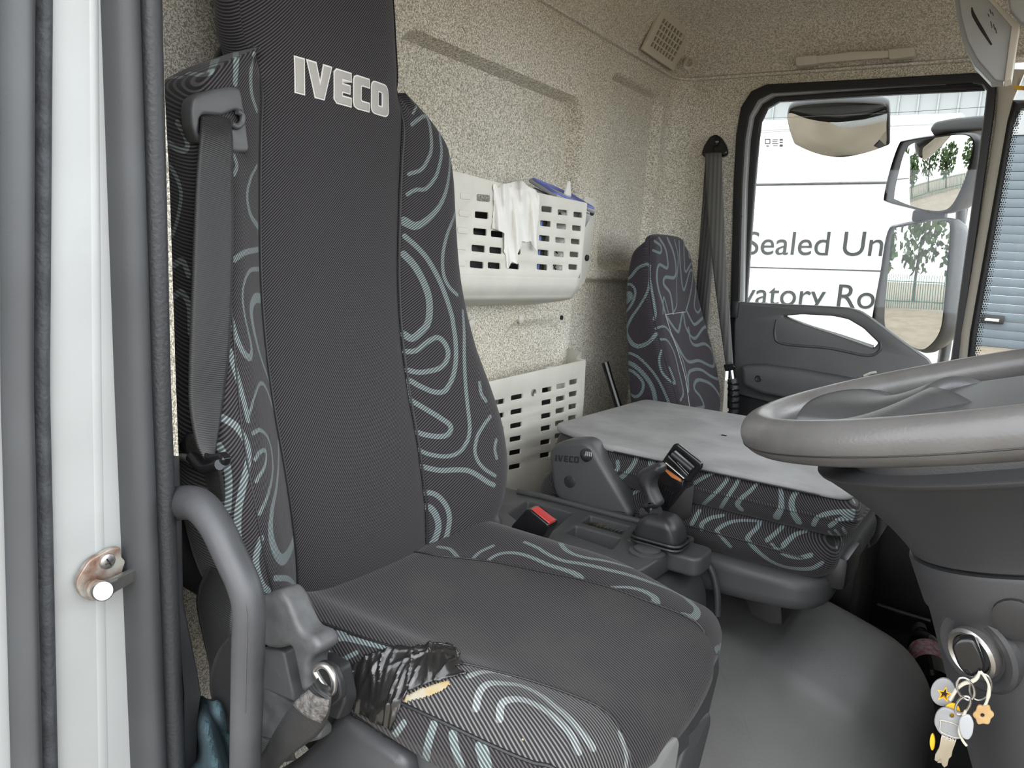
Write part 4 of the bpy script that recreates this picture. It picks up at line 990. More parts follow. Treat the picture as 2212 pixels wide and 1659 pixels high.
ML = [(9, [(1304, 964), (1334, 961), (1361, 964), (1376, 980), (1369, 1002), (1351, 1024), (1325, 1044)]), (8, [(1334, 997), (1334, 1013), (1317, 1032)]),
 ((14, 9), [(1407, 1002), (1413, 983), (1428, 978)]), (9, [(1345, 1070), (1364, 1067), (1380, 1059)]),
 (7, [(1501, 1043), (1524, 1029), (1546, 1020), (1565, 1018), (1572, 1032), (1559, 1051), (1540, 1070), (1519, 1090)]), (7, [(1604, 1013), (1592, 1043), (1576, 1067), (1557, 1097)]),
 ((6, 7, 10), [(1643, 1022), (1638, 1040), (1622, 1059), (1603, 1075), (1593, 1089), (1601, 1101)]), ((7, 8, 12), [(1696, 1037), (1687, 1054), (1688, 1075), (1687, 1097), (1677, 1118)]),
 ((6, 8, 12), [(1820, 1062), (1790, 1056), (1760, 1054), (1736, 1056), (1717, 1067), (1710, 1086), (1714, 1108), (1725, 1128)]), (6, [(1846, 1085), (1833, 1067), (1812, 1060)]),
 (8, [(1845, 1105), (1809, 1106), (1782, 1111), (1765, 1119), (1757, 1134)]), (8, [(1843, 1117), (1812, 1123), (1793, 1136)]),
 (8, [(1440, 1104), (1428, 1122)]), (9, [(1459, 1100), (1459, 1124)]), (8, [(1511, 1103), (1494, 1132)]), (8, [(1562, 1113), (1535, 1119), (1516, 1132), (1516, 1143)]), (7, [(1635, 1125), (1605, 1124), (1581, 1127), (1562, 1135), (1548, 1146), (1551, 1151), (1578, 1181)]),
 (8, [(1643, 1126), (1635, 1140), (1616, 1159), (1616, 1167), (1630, 1184), (1654, 1205), (1681, 1220), (1714, 1228), (1752, 1228), (1776, 1216)]), (8, [(1692, 1136), (1676, 1151), (1657, 1167)]), ((5, 8), [(1665, 1173), (1681, 1189), (1703, 1201), (1730, 1204), (1752, 1199)]),
 (9, [(1741, 1147), (1719, 1154), (1703, 1167), (1692, 1178)]), (5, [(1790, 1148), (1803, 1165), (1808, 1185)]), (5, [(1803, 1144), (1816, 1160), (1822, 1178)]), (5, [(1820, 1140), (1830, 1155)])]
weave([bk, cs_], ML)
tube('cushion_seam', [(x, Y0-.0095, -.452-.008*((x+.5)/.3)**2) for x in lin(X0+.06, X1-.07, 14)], .0012, M_rubber_d, mid, 6)
tube('table_seam', [(x, Y0+.004, ZT-.011) for x in lin(-.62, X1-.06, 8)], .0014, M_rubber_d, mid, 6)
# plastic seat tray, prow at the front
def prow(G):
    G = G.copy(); t = sstep(-.55, X1, G[..., 0]); k = (G[..., 2] < -.52)
    G[..., 2] -= np.where(k, .012*np.sin(np.pi*np.clip((G[..., 0]+.62)/.4, 0, 1)), 0); return G
slab('tray', X0+.03, X1-.028, Y0-.012, Y1, -.553, -.494, .08, .022, M_plastic, mid, .01, fn=prow)
lg = [(1598, 1268), (1686, 1276), (1690, 1350), (1662, 1348), (1622, 1330)]
yl = Y0+.03
plate('leg', [P(u, v, y=yl)[[0, 2]] for u, v in lg], [], (0, yl+.16, 0), EX, EZ, .16, M_plastic_d, mid, .003)
rbox('front_bracket', P(1812, 1215, y=Y0+.10), (.05, .12, .06), .012, M_plastic_d, mid)
# hinge housing
yh = 1.275
hp = [(1184, 990), (1188, 966), (1212, 952), (1256, 950), (1272, 957), (1284, 972), (1300, 1000), (1330, 1050), (1364, 1108), (1360, 1122), (1300, 1112), (1200, 1080), (1190, 1046)]
hinge = plate('hinge_cover', fillet([P(u, v, y=yh)[[0, 2]] for u, v in hp], .02), [], (0, yh+.055, 0), EX, EZ, .055, M_plastic, mid, .012, bres=4)
a0h = P(1199, 996, y=yh); dirx = P(1256, 1001, y=yh)-a0h; L_ = np.linalg.norm(dirx); hh = L_/4.55
def place_h(name, o_, hs, t, mat, par, off):
    return plate(name, o_, hs, a0h+EY*.0012, dirx/L_, EZ, .0018, mat, par)
letters(hinge, hh, place_h, M_plastic_d, None, .002, .16)
c = P(1231, 1040, y=yh); lathe('hinge_cap', [(.0125, -.003), (.0122, .001), (.0105, .0018), (.0005, .002)], c, -EY, M_plastic_d, hinge, 26)
a, b = P(1259, 986, y=yh-.012), P(1287, 975, y=yh+.03)
kb = tube('recline_knob', [a, a*.8+b*.2, a*.5+b*.5, b], [.004, .0125, .0125, .011], M_plastic_d, hinge, 18)
for k in range(4):
    q = P(1266+k*4, 975+k*.8, y=yh-.012); tube('knob_mark', [q, q-EZ*.008], .0008, M_silver, kb, 5, 2)
# ---- buckle of the middle seat with the tongue plugged in
mb = thing('belt_buckle', 'ribbed black buckle with orange button and plugged-in tongue behind the brake lever', 'buckle', P(1430, 1100, y=1.24))
ym = 1.262
plate('housing', fillet([P(u, v, y=ym)[[0, 2]] for u, v in [(1426, 1012), (1436, 1010), (1476, 1038), (1478, 1052), (1432, 1110), (1412, 1104), (1404, 1060)]], .004), [], (0, ym+.03, 0), EX, EZ, .03, M_gloss, mb, .003)
for k in range(9):
    p0, p1 = P(1417+k*4.6, 1036+k*3.3, y=ym-.001), P(1408+k*4.4, 1066+k*3.6, y=ym-.001)
    tube('grip_rib', [p0, p1], .0014, M_gloss, mb, 6, 2)
plate('release_button', [P(u, v, y=ym-.001)[[0, 2]] for u, v in [(1430, 1012), (1438, 1010), (1472, 1034), (1470, 1042), (1450, 1032)]], [], (0, ym+.013, 0), EX, EZ, .014, M_orange, mb, .002)
yt = ym-.008
tf = plate('tongue_frame', fillet([P(u, v, y=yt)[[0, 2]] for u, v in [(1427, 1000), (1455, 959), (1464, 959), (1516, 1000), (1516, 1010), (1490, 1043), (1480, 1042), (1434, 1010)]], .004), [fillet([P(u, v, y=yt)[[0, 2]] for u, v in [(1445, 984), (1458, 973), (1500, 1009), (1486, 1026)]], .002)], (0, yt+.01, 0), EX, EZ, .01, M_gloss, mb, .0028)
tube('tongue_roller', [P(1452, 980, y=yt+.006), P(1494, 1015, y=yt+.006)], .0055, M_plastic_d, tf, 12)
tube('tongue_highlight_bar', [P(1438, 1000, y=yt-.001), P(1478, 1034, y=yt-.001)], .0018, M_steel, tf, 8)
ribbon('buckle_strap', [P(1432, 1085, y=ym+.02), P(1445, 1098, y=ym+.022), P(1475, 1092, y=ym+.034), P(1496, 1082, y=ym+.04)], EZ, [.03, .05, .06, .06], .002, M_rubber_d, mb)

# ---- passenger seat
YP = 1.885
ps = thing('passenger_seat', 'upright passenger seat back with grey-green swirls on plum-black fabric', 'seat', (-.75, 2.05, -.65))
vr = [520, 545, 580, 620, 660, 700, 740, 780, 820, 860, 900, 960]
ur = [1388, 1362, 1352, 1347, 1345, 1345, 1346, 1347, 1349, 1352, 1356, 1366]
uf = [1402, 1403, 1404, 1405, 1410, 1416, 1424, 1434, 1446, 1458, 1470, 1490]
ue = [1490, 1502, 1508, 1514, 1522, 1531, 1541, 1550, 1558, 1564, 1566, 1572]
rows = []
Vd = np.linspace(520, 960, 170)
def yfar(x, z, u):
    lo, hi = YP+.05, 2.6
    for _ in range(40):
        m__ = (lo+hi)/2
        if proj(np.array([x, m__, z]))[0] < u: lo = m__
        else: hi = m__
    return (lo+hi)/2
iu = [smooth_interp(vr, q) for q in (ur, uf, ue)]
for v in Vd:
    A_, B_ = P(float(iu[0](v)), v, y=YP), P(float(iu[1](v)), v, y=YP)
    z = B_[2]; yf = yfar(B_[0]+.012, z, float(iu[2](v)))
    lp = fillet([(A_[0], YP+.02), (A_[0]+.01, YP), (B_[0]-.012, YP), (B_[0]+.006, YP+.02), (B_[0]+.012, YP+.10), (B_[0]+.012, yf-.03), (B_[0]-.01, yf), (A_[0], yf)], .02, 8)
    lp = np.array(lp); lp = np.vstack([lp, lp[:1]]); s = np.concatenate([[0], np.cumsum(np.linalg.norm(np.diff(lp, axis=0), axis=1))]); t = np.linspace(0, s[-1], 300, endpoint=False)
    rows.append(np.stack([np.interp(t, s, lp[:, 0]), np.interp(t, s, lp[:, 1]), np.full(300, z)], -1))
top = rows[0]; c = top.mean(0); dm = []
ztop = P(1405, 512, y=YP)[2]+.012
for a_ in np.linspace(math.pi/2*.98, 0, 16)[:-1]:
    q = top.copy(); k = math.cos(a_)**.6; q[:, :2] = c[:2]+(top[:, :2]-c[:2])*k; q[:, 2] = top[0, 2]+(ztop-top[0, 2])*math.sin(a_); dm.append(q)
pbk = grid('backrest', np.array(dm+rows), M_passswirl, ps, cv=True)
PL = [(6, [(1384, 521), (1363, 553), (1354, 589)]), (8, [(1348, 604), (1361, 599), (1378, 579), (1396, 571), (1404, 574)]),
 ((6, 7, 12, 10), [(1404, 574), (1401, 622), (1384, 657), (1363, 688), (1354, 713), (1361, 736), (1376, 748), (1399, 741), (1418, 721)]), (7, [(1347, 618), (1361, 614), (1372, 627), (1368, 650), (1351, 677)]),
 (13, [(1347, 642), (1359, 634), (1361, 642), (1348, 660)]), (8, [(1404, 607), (1411, 645), (1416, 675), (1413, 690)]), (7, [(1351, 760), (1378, 771), (1409, 802), (1429, 834), (1447, 875)]),
 (12, [(1352, 780), (1376, 794), (1399, 819), (1411, 842), (1416, 867)]), (8, [(1353, 796), (1373, 807), (1389, 827), (1386, 847), (1373, 857), (1356, 847)]), (6, [(1429, 756), (1424, 779), (1432, 807), (1457, 829), (1454, 814), (1446, 794)]),
 (7, [(1414, 521), (1427, 531), (1427, 546), (1411, 541)]), (8, [(1424, 514), (1437, 536), (1442, 561), (1441, 579), (1424, 572), (1419, 594), (1422, 622), (1432, 657), (1438, 680)]),
 (9, [(1442, 515), (1454, 543), (1460, 576), (1457, 599), (1437, 599), (1434, 614), (1447, 632), (1452, 657), (1454, 677)]), (5, [(1454, 677), (1462, 657), (1462, 607), (1465, 556), (1457, 518)]), (5, [(1432, 678), (1434, 642), (1444, 676)]),
 (7, [(1467, 521), (1470, 581), (1477, 627), (1490, 586), (1497, 591), (1492, 632), (1482, 672)]), (7, [(1477, 523), (1480, 586), (1495, 566), (1503, 574), (1503, 622), (1500, 662), (1508, 675), (1516, 662)]),
 (7, [(1488, 528), (1489, 556), (1499, 549)]),
 (9, [(1439, 683), (1462, 715), (1468, 708), (1475, 675), (1482, 708), (1500, 731), (1520, 708), (1533, 708), (1543, 733), (1556, 784), (1556, 817), (1538, 814), (1515, 799), (1497, 799), (1487, 809), (1487, 845)]),
 (9, [(1485, 675), (1495, 695), (1503, 700), (1525, 680)]), (9, [(1487, 708), (1492, 736), (1503, 746), (1523, 743), (1538, 759), (1541, 791), (1510, 779), (1485, 780), (1462, 743), (1449, 721)]),
 (6, [(1416, 710), (1432, 705), (1444, 713), (1462, 748), (1477, 784), (1487, 834)]), (6, [(1427, 733), (1442, 736), (1457, 764), (1467, 804), (1476, 847), (1470, 865)]),
 (10, [(1503, 883), (1520, 878), (1513, 857), (1500, 840), (1503, 824), (1515, 821), (1538, 832), (1556, 860), (1556, 890)])]
weave([pbk], PL)
bp_ = bvh_of(pbk)
def on_p(px, lift=.0008): return [h-np.array(ray(u, v))*lift for (u, v) in px for h in [cast(bp_, u, v)] if h is not None]
tube('back_seam', on_p([(1405, 520), (1404, 560), (1403, 607), (1410, 660), (1420, 715), (1434, 765), (1450, 820), (1468, 880)]), .0012, M_rubber_d, ps, 5)
tube('back_seam', on_p([(1437, 680), (1455, 677), (1480, 674)]), .0010, M_silver, ps, 5)
tube('back_seam', on_p([(1438, 682), (1450, 720), (1466, 765), (1480, 815), (1487, 860), (1490, 885)]), .0010, M_silver, ps, 5)
slab('cushion', -.80, -.22, YP-.005, 2.27, -.62, -.46, .05, .04, M_autoswirl, ps, .02)
slab('seat_base', -.78, -.25, 1.90, 2.25, -.94, -.62, .03, .02, M_plastic_d, ps, .03)

# ---- passenger belt
pbelt = thing('seat_belt', 'ribbed grey passenger seat belt hanging beside the far window', 'seat belt', (-.82, 2.30, -.5))
an = plate_y('belt_anchor', [(1514, 333), (1519, 316), (1532, 295), (1545, 289), (1557, 296), (1568, 314), (1571, 330), (1564, 338), (1522, 341)], 2.300, .02, M_gloss, pbelt, bev=.005, r=.008)
lathe('anchor_cap', [(.014, 0), (.013, .006), (.009, .009), (.0005, .010)], P(1545, 306, y=2.299), -EY, M_gloss, an, 20)
tube('anchor_bar', [P(1522, 333, y=2.296), P(1564, 330, y=2.296)], .004, M_plastic_d, an, 10)
ybelt('webbing', [(1524, 332), (1527, 430), (1534, 520), (1545, 620), (1557, 710), (1568, 790)], [(1559, 330), (1562, 430), (1567, 530), (1573, 630), (1579, 710), (1584, 788)], [2.292, 2.27, 2.25, 2.23, 2.215, 2.20], pbelt, web_mat('ribbed_webbing', (1, .8, 0), (.075, .075, .072), (.13, .13, .125), .010))
ybelt('webbing_return', [(1524, 336), (1518, 430), (1510, 540), (1503, 640), (1495, 720)], [(1552, 336), (1546, 430), (1540, 540), (1534, 640), (1528, 720)], [2.31, 2.305, 2.30, 2.295, 2.29], pbelt, M_web2)
tn = plate_y('belt_tongue', [(1562, 788), (1584, 786), (1589, 793), (1582, 802), (1566, 802)], 2.19, .012, M_gloss, pbelt, bev=.003, r=.003)
tube('tongue_blade', [P(1580, 800, y=2.188), P(1583, 822, y=2.188)], .006, M_chrome, tn, 10)
st_ = thing('belt_buckle', 'black ribbed buckle stalk rising behind the passenger seat', 'buckle', P(1580, 890, y=2.2))
tube('stalk', [P(1582, 818, y=2.195), P(1586, 850, y=2.195), P(1584, 900, y=2.195), P(1578, 960, y=2.20)], .014, M_plastic_d, st_, 16)
for k in range(6):
    q = P(1584, 828+k*13, y=2.192); lathe('stalk_ridge', [(.0165, -.003), (.017, 0), (.0165, .003)], q, EZ, M_gloss, st_, 16)

# ---- black rod behind the folded table
tag(tube('black_rod', [P(1307, 783, y=1.9), P(1318, 820, y=1.9), P(1334, 872, y=1.9), P(1360, 960, y=1.9)], [.0105, .0095, .010, .011], M_gloss, None, 14), 'black rod leaning against the rear wall behind the folded table', 'rod')

# ================================================================== ON THE REAR WALL AND HEADLINER
def xpt(u, v, x): return P(u, v, x=x)[[1, 2]]
def slot_px(u, v, w_, h_, x, sl=0.0, r=.003):
    return fillet([xpt(u-w_/2, v-h_/2-sl*w_/2, x), xpt(u+w_/2, v-h_/2+sl*w_/2, x), xpt(u+w_/2, v+h_/2+sl*w_/2, x), xpt(u-w_/2, v+h_/2-sl*w_/2, x)], r, 3)
# ---- upper storage basket
XF = -.885
bas = thing('storage_basket', 'cream slotted plastic storage basket screwed to the rear wall', 'basket', (-.95, 1.35, -.1))
zt, zb_, yr, yl_ = .133, -.045, 1.612, .98
slots = []
for u, vs_, w_, h_ in [(1041, [428, 465, 501, 537, 572], 29, 14), (1078, [436, 471, 506, 541, 574], 27, 13), (1119, [442, 476, 510, 543, 575], 25, 12), (1179, [452, 483, 515, 546, 577], 23, 12), (1213, [459, 489, 519, 549, 578], 21, 11), (1246, [464, 493, 522, 550, 577], 19, 11)]:
    du = {1041: -4.0, 1078: -3.8, 1119: -3.6, 1179: -2.8, 1213: -3.0, 1246: -3.0}[u]
    for k, v in enumerate(vs_): slots.append(slot_px(u+du*(k-1.0)*.9, v, w_, h_, XF, .10, .0035))
fo = [(yl_, zb_), (yr-.02, zb_), (yr-.004, zb_+.02), (yr, zt), (1.40, zt+.001), (1.06, zt+.012), (yl_, zt+.012)]
plate('front_panel', fo, slots, (XF-.004, 0, 0), EY, EZ, .004, M_cream, bas, .0012)
for k, v in enumerate([424, 461, 498, 533, 568]):
    plate('blind_slot', slot_px(1006-3*k, v, 22, 14, XF+.001, .1, .004), [], (XF-.0005, 0, 0), EY, EZ, .0016, M_cream, bas, .0007)
# rounded belly and floor back to the wall
prof = [(XF-.002, zb_+.006), (XF-.002, zb_), (XF-.004, zb_-.016), (XF-.014, zb_-.032), (XF-.03, zb_-.045), (XB+.006, zb_-.062)]
rows = [[(x, y if k < 3 or y < yr-.03 else min(y, yr-.01*(k-2)), z) for y in lin(yl_, yr-.004, 30)] for k, (x, z) in enumerate(cr(np.array(prof), 4))]
rows = [[(x, min(y, yr-.004-.10*max(0, (XF-.01-x))), z) for y in lin(yl_, yr-.004, 30)] for (x, z) in cr(np.array(prof), 4)]
solid(grid('belly', np.array(rows), M_cream, bas), .004, 0)
sd = [(XF-.002, zb_), (XF-.002, zt), (XB+.004, zt-.006), (XB+.004, zb_-.058), (XF-.03, zb_-.044)]
plate('end_panel', sd, [], (0, yr+.002, 0), EX, EZ, .004, M_cream, bas, .001)
fl_o = [xpt(u, v, XB+.004) for u, v in [(1262, 424), (1280, 428), (1287, 438), (1284, 470), (1272, 570), (1262, 610), (1240, 632), (1215, 642), (1195, 640), (1240, 590)]]
plate('wall_flange', fillet(fl_o, .006), [], (XB+.0, 0, 0), EY, EZ, .006, M_cream, bas, .001)
for u, v in [(1278, 459), (1267, 557)]:
    lathe('fixing_screw', [(.0085, 0), (.008, .004), (.0045, .005), (.0005, .003)], P(u, v, x=XB+.007), EX, M_ink, bas, 16)
for u, v in [(1016, 640), (1160, 634)]:
    a = P(u, v, x=XF-.04); ribbon('drain_fin', [a, a+np.array([.012, .03, .012]), a+np.array([.016, .055, .018])], EX, [.004, .01, .003], .003, M_cream, bas)
# contents
rbox('black_case', (-.945, 1.27, .025), (.05, .30, .15), .004, M_plastic_d, None); tag(bpy.data.objects['black_case'], 'black case showing through the left slots of the cream basket', 'case')
bk_ = thing('striped_bundle', 'dark blue striped bundle behind the middle slots of the cream basket', 'bundle', (-.93, 1.45, -.06))
for k in range(5): rbox('striped_layer', (-.935, 1.425+k*.0095, .02), (.07, .008, .15), .001, (M_ink, M_plastic_m, M_bluelid, M_ink, M_plastic_d)[k], bk_)
pp = thing('note_sheet', 'white note sheet with black scribbles inside the cream basket', 'paper', (-.91, 1.535, -.06))
plate('sheet', [(1.500, -.055), (1.562, -.055), (1.562, .115), (1.500, .115)], [], (-.912, 0, 0), EY, EZ, .001, M_tissue, pp)
for k, (y, z) in enumerate([(1.528, .095), (1.527, .058), (1.524, .022), (1.522, -.014)]):
    tube('scribble', [(-.9103, y, z), (-.9103, y+.006, z+.009), (-.9103, y+.011, z+.003), (-.9103, y+.006, z-.004), (-.9103, y+.013, z-.008)], .0016, M_ink, pp, 5, 4)
fb = thing('food_box', 'clear plastic food box with blue-sealed lid sticking out of the cream basket', 'food box', (-.945, 1.53, .06))
R_ = basis((.1, 1, -.13), (-1, .1, .45))
c = P(1216, 418, x=-.94)-EZ*.006
rbox('box', c-np.array([.008, 0, .028]), (.150, .085, .040), .008, M_clear, fb, R_)
rbox('lid', c, (.160, .095, .010), .004, M_clear, fb, R_)
q = [np.array(Vector(c)+R_@Vector((sx*.076, sy*.043, .0055))) for sx, sy in ((-1, -1), (1, -1), (1, 1), (-1, 1))]
tube('blue_seal', [p for i in range(4) for p in (q[i]*.9+q[(i+1) % 4]*.1, q[i]*.5+q[(i+1) % 4]*.5, q[i]*.1+q[(i+1) % 4]*.9)], .0035, M_bluelid, fb, 8, 4, closed=True)
c2 = P(1228, 405, x=-.95)
tag(solid(grid('paper_scrap', np.array([[c2+np.array([.006*math.sin(6*s), (s-.5)*.04*(1-.5*t), (t-.6)*.035]) for s in lin(0, 1, 8)] for t in lin(0, 1, 8)]), M_tissue), .0005), 'small white paper scrap standing behind the food box', 'paper')
# tissue hung over the rim
tis = [(1064, 393), (1080, 398), (1098, 395), (1115, 390), (1130, 391), (1142, 402), (1158, 410), (1166, 424), (1164, 470), (1160, 510), (1161, 545), (1152, 535), (1146, 522), (1136, 524), (1128, 522), (1126, 532), (1119, 548), (1118, 572), (1106, 566), (1098, 582), (1094, 578), (1092, 552), (1088, 545), (1089, 505), (1080, 500), (1062, 494), (1066, 440)]
na_, nb_ = 120, 170; us = lin(1056, 1172, na_); vs_ = lin(386, 590, nb_); pts = np.zeros((na_, nb_, 3)); ins = np.zeros((na_, nb_), bool)
ins = inpoly(np.stack(np.meshgrid(us, vs_, indexing='ij'), -1), tis)
for i, u in enumerate(us):
    for j, v in enumerate(vs_):
        g = .006+.0045*math.sin(u*.17+.012*v)+.003*math.sin(u*.33-v*.03)+.002*math.sin(u*.05+v*.14)*sstep(500, 400, v)
        x = XF+max(.0008, g)
        if v < 412: x -= .02*((412-v)/24)**2
        pts[i, j] = P(u, v, x=x)
idx = -np.ones(ins.shape, int); idx[ins] = np.arange(ins.sum())
F = [(idx[i, j], idx[i+1, j], idx[i+1, j+1], idx[i, j+1]) for i in range(na_-1) for j in range(nb_-1) if ins[i, j] and ins[i+1, j] and ins[i+1, j+1] and ins[i, j+1]]
tag(solid(mesh('tissue', pts[ins], F, M_tissue, None, 80), .0006), 'torn white paper tissue draped over the cream basket rim', 'tissue')

# ---- lower storage pocket
XL = -.925
poc = thing('storage_pocket', 'cream slotted map pocket low on the rear wall behind the console', 'pocket', (-.95, 1.55, -.6))
sl2 = []
for u, vs_, w_ in [(1077, [869, 899, 929, 961, 990, 1020], 26), (1117, [858, 889, 919, 948, 977, 1008], 25), (1182, [842, 869, 898, 925, 955, 983], 21), (1212, [834, 861, 887, 914, 941], 19), (1239, [825, 851, 878, 903, 928], 17)]:
    for k, v in enumerate(vs_): sl2.append(slot_px(u-k*.9, v, w_, 10.5, XL, -.20, .003))
po = [xpt(u, v, XL) for u, v in [(1000, 840), (1060, 824), (1266, 777), (1262, 860), (1250, 1010), (1235, 1120), (1000, 1150)]]
plate('front_panel', po, sl2, (XL-.005, 0, 0), EY, EZ, .005, M_cream, poc, .0015)
pr = po[2]; pb_ = po[5]
rows = [[(XL-.003, pr[0]+(pb_[0]-pr[0])*t, pr[1]+(pb_[1]-pr[1])*t), (XL-.03, pr[0]+(pb_[0]-pr[0])*t+.004, pr[1]+(pb_[1]-pr[1])*t), (XL-.032, pr[0]+(pb_[0]-pr[0])*t+.03, pr[1]+(pb_[1]-pr[1])*t+.012*(1-t)), (XB+.004, pr[0]+(pb_[0]-pr[0])*t+.03, pr[1]+(pb_[1]-pr[1])*t+.02*(1-t))] for t in lin(0, 1, 6)]
solid(grid('end_panel', np.array(rows), M_cream, poc, sharp=30), .004, 0)
plate('inner_shade_sheet', [(1.2, -.72), (1.74, -.72), (1.74, -.30), (1.2, -.32)], [], (XB-.012, 0, 0), EY, EZ, .006, M_plastic_m, poc)  # dark grey sheet stands in for the shading inside the pocket
lathe('fixing_screw', [(.0085, 0), (.008, .003), (.005, .002), (.0005, .0015)], P(1152, 848, x=XL+.0005), EX, M_steel, poc, 16)
plate('top_shelf', [(XB+.004, 1.10), (XL-.002, 1.10), (XL-.002, 1.36), (XB+.004, 1.42)], [], (0, 0, -.285), EX, EY, .004, M_cream, poc)
tag(lathe('paper_cup', [(.022, -.06), (.030, 0), (.0315, .001), (.029, .002), (.028, -.004), (.0005, -.05)], P(1206, 797, x=-.965), EZ, M_tissue, None, 22), 'white rounded rim peeping over the lower cream pocket', 'cup')

# ---- speaker grille in the roof corner
XV = -.975
gO = np.array([-.9925, 0, .568]); gU = np.array([.026, 0, .122]); gU /= np.linalg.norm(gU); gN = np.cross(EY, gU)
def gpt(q):
    d = ray(*q); p = d*(np.dot(gO+gN*.010, gN)/d.dot(gN)); return np.array([p[1], (p-gO).dot(gU)])
Aq, Bq, Cq, Dq = (np.array(q, float) for q in ((1433, 16), (1498, 73), (1456, 154), (1389, 108)))
gr = thing('speaker_grille', 'beige square speaker grille with rows of square holes on the rear headliner', 'grille', P(1440, 130, x=XV))
def bil(s, t): return (Aq*(1-s)+Bq*s)*(1-t)+(Dq*(1-s)+Cq*s)*t
ho = []
for i in range(8):
    for j in range(5):
        s0, t0 = .13+.74*(i+.5)/8, .15+.70*(j+.5)/5; ds, dt = .030, .050
        ho.append([gpt(bil(s0-ds, t0-dt)), gpt(bil(s0+ds, t0-dt)), gpt(bil(s0+ds, t0+dt)), gpt(bil(s0-ds, t0+dt))])
plate('grille_plate', fillet([gpt(q) for q in (Aq, Bq, Cq, Dq)], .006), ho, gO+gN*.0, EY, gU, .010, M_beige, gr, .0015)
plate('grille_backing', [gpt(bil(s, t)) for s, t in ((.04, .04), (.96, .04), (.96, .96), (.04, .96))], [], gO+gN*.001, EY, gU, .002, M_ink, gr)
tag(tube('coat_hook', [P(u, v, x=XV+d_) for u, v, d_ in ((1491, 110, 0), (1483, 128, .008), (1478, 142, .02), (1486, 147, .03), (1495, 142, .034), (1497, 131, .03))], [.007, .007, .006, .0055, .005, .005], M_beige, None, 12), 'small beige coat hook beside the speaker grille', 'hook')

# ---- grab strap over the window
YG = 2.300
gs_ = thing('roof_grab_handle', 'grey plastic grab handle on the headliner above the window', 'grab handle', P(1840, 130, y=YG))
for px in ([(1717, 122), (1764, 117), (1766, 138), (1718, 143)], [(1917, 105), (1974, 100), (1976, 122), (1919, 128)]):
    plate_y('end_cap', px, YG-.012, .03, M_beige, gs_, bev=.004, r=.006)
plate_y('strap', [(1762, 120), (1840, 111), (1920, 108), (1920, 124), (1840, 130), (1764, 137)], YG-.010, .012, M_beige, gs_, bev=.003)
# ---- overhead console above the far front corner
YO = 1.95
oc = thing('overhead_console', 'silver overhead console end panel hanging above the window corner', 'overhead console', P(2130, 10, y=YO))
plate_y('end_panel', [(2060, -80), (2090, -80), (2134, -4), (2186, 56), (2170, 174), (2150, 172), (2112, 128), (2090, 86), (2078, 40), (2072, 0)], YO, .012, M_silver, oc, bev=.002, r=.004)
plate_y('edge_band', [(2090, -84), (2104, -84), (2140, -8), (2202, 52), (2184, 172), (2169, 176), (2185, 57), (2133, -3)], YO-.006, .05, M_beige, oc, bev=.002)
plate_y('body', [(2052, -80), (2100, -80), (2180, 60), (2166, 176), (2140, 178), (2104, 140), (2082, 96), (2070, 50), (2062, 0)], YO+.012, .05, M_silver, oc, bev=.004)
tube('latch_slot', [P(2099, 16, y=YO-.0005), P(2103, 32, y=YO-.0005), P(2120, 62, y=YO-.0005), P(2142, 97, y=YO-.0005)], [.001, .003, .003, .0015], M_ink, oc, 8)
for k, (u, v, l_) in enumerate([(2138, 20, 10), (2143, 26, 8), (2140, 46, 14), (2146, 52, 12), (2150, 60, 12), (2134, 30, 6)]):
    tube('pictogram', [P(u, v, y=YO-.0005), P(u+3, v+l_, y=YO-.0005)], .0008, M_line, oc, 5, 2)
plate_y('visor_bracket', [(2168, -60), (2260, -60), (2260, 60), (2205, 48), (2182, 20)], YO-.05, .03, M_silver, oc, bev=.004)
plate_y('warning_sticker', [(2186, 184), (2230, 187), (2230, 196), (2196, 194)], YL-.05, .002, M_gold, ap)

# ================================================================== STEERING WHEEL AND COLUMN
WC = np.array([.011, .790, -.0795]); WA = .303; WR, WT = .2265, .0175
nW = np.array([-math.sin(WA), -.017, math.cos(WA)]); nW /= np.linalg.norm(nW)
uW = np.array([math.cos(WA), 0, math.sin(WA)]); uW -= nW*uW.dot(nW); uW /= np.linalg.norm(uW); vW = np.cross(nW, uW)
def wp_(rho, phi, h=0.0): return WC+rho*(math.cos(phi)*uW+math.sin(phi)*vW)+h*nW
sw = thing('steering_wheel', 'thick worn black steering wheel with padded hub', 'steering wheel', WC)
G = np.array([[wp_(WR+WT*math.cos(t), p, WT*math.sin(t)) for t in lin(0, 2*np.pi, 28, endpoint=False)] for p in lin(0, 2*np.pi, 160, endpoint=False)])
rim = grid('rim', G, M_leather, sw, cu=True, cv=True)
tube('rim_seam', [wp_(WR+WT*.93, p, -.0068) for p in lin(0, 2*np.pi, 60, endpoint=False)], .0006, M_ink, rim, 5, 3, closed=True)
# hub pad: domed rounded square
nr, nph = 30, 120; G = []
for k in range(nr):
    t = (k+.001)/(nr-1); row = []
    for p in lin(0, 2*np.pi, nph, endpoint=False):
        q = (abs(math.cos(p))**3.2+abs(math.sin(p))**3.2)**(-1/3.2); rho = .145*q*min(1, t*1.12)
        h = .006-.030*max(0, t-.62)**1.6*6 if t < .9 else .006-.030*(.28**1.6)*6-.05*(t-.9)*10*.4
        h += .010*math.cos(math.pi/2*min(1, t*1.1))-.004
        row.append(wp_(rho, p, h-.006))
    G.append(row)
hub = grid('hub_pad', np.array(G), M_hub, sw, cv=True)
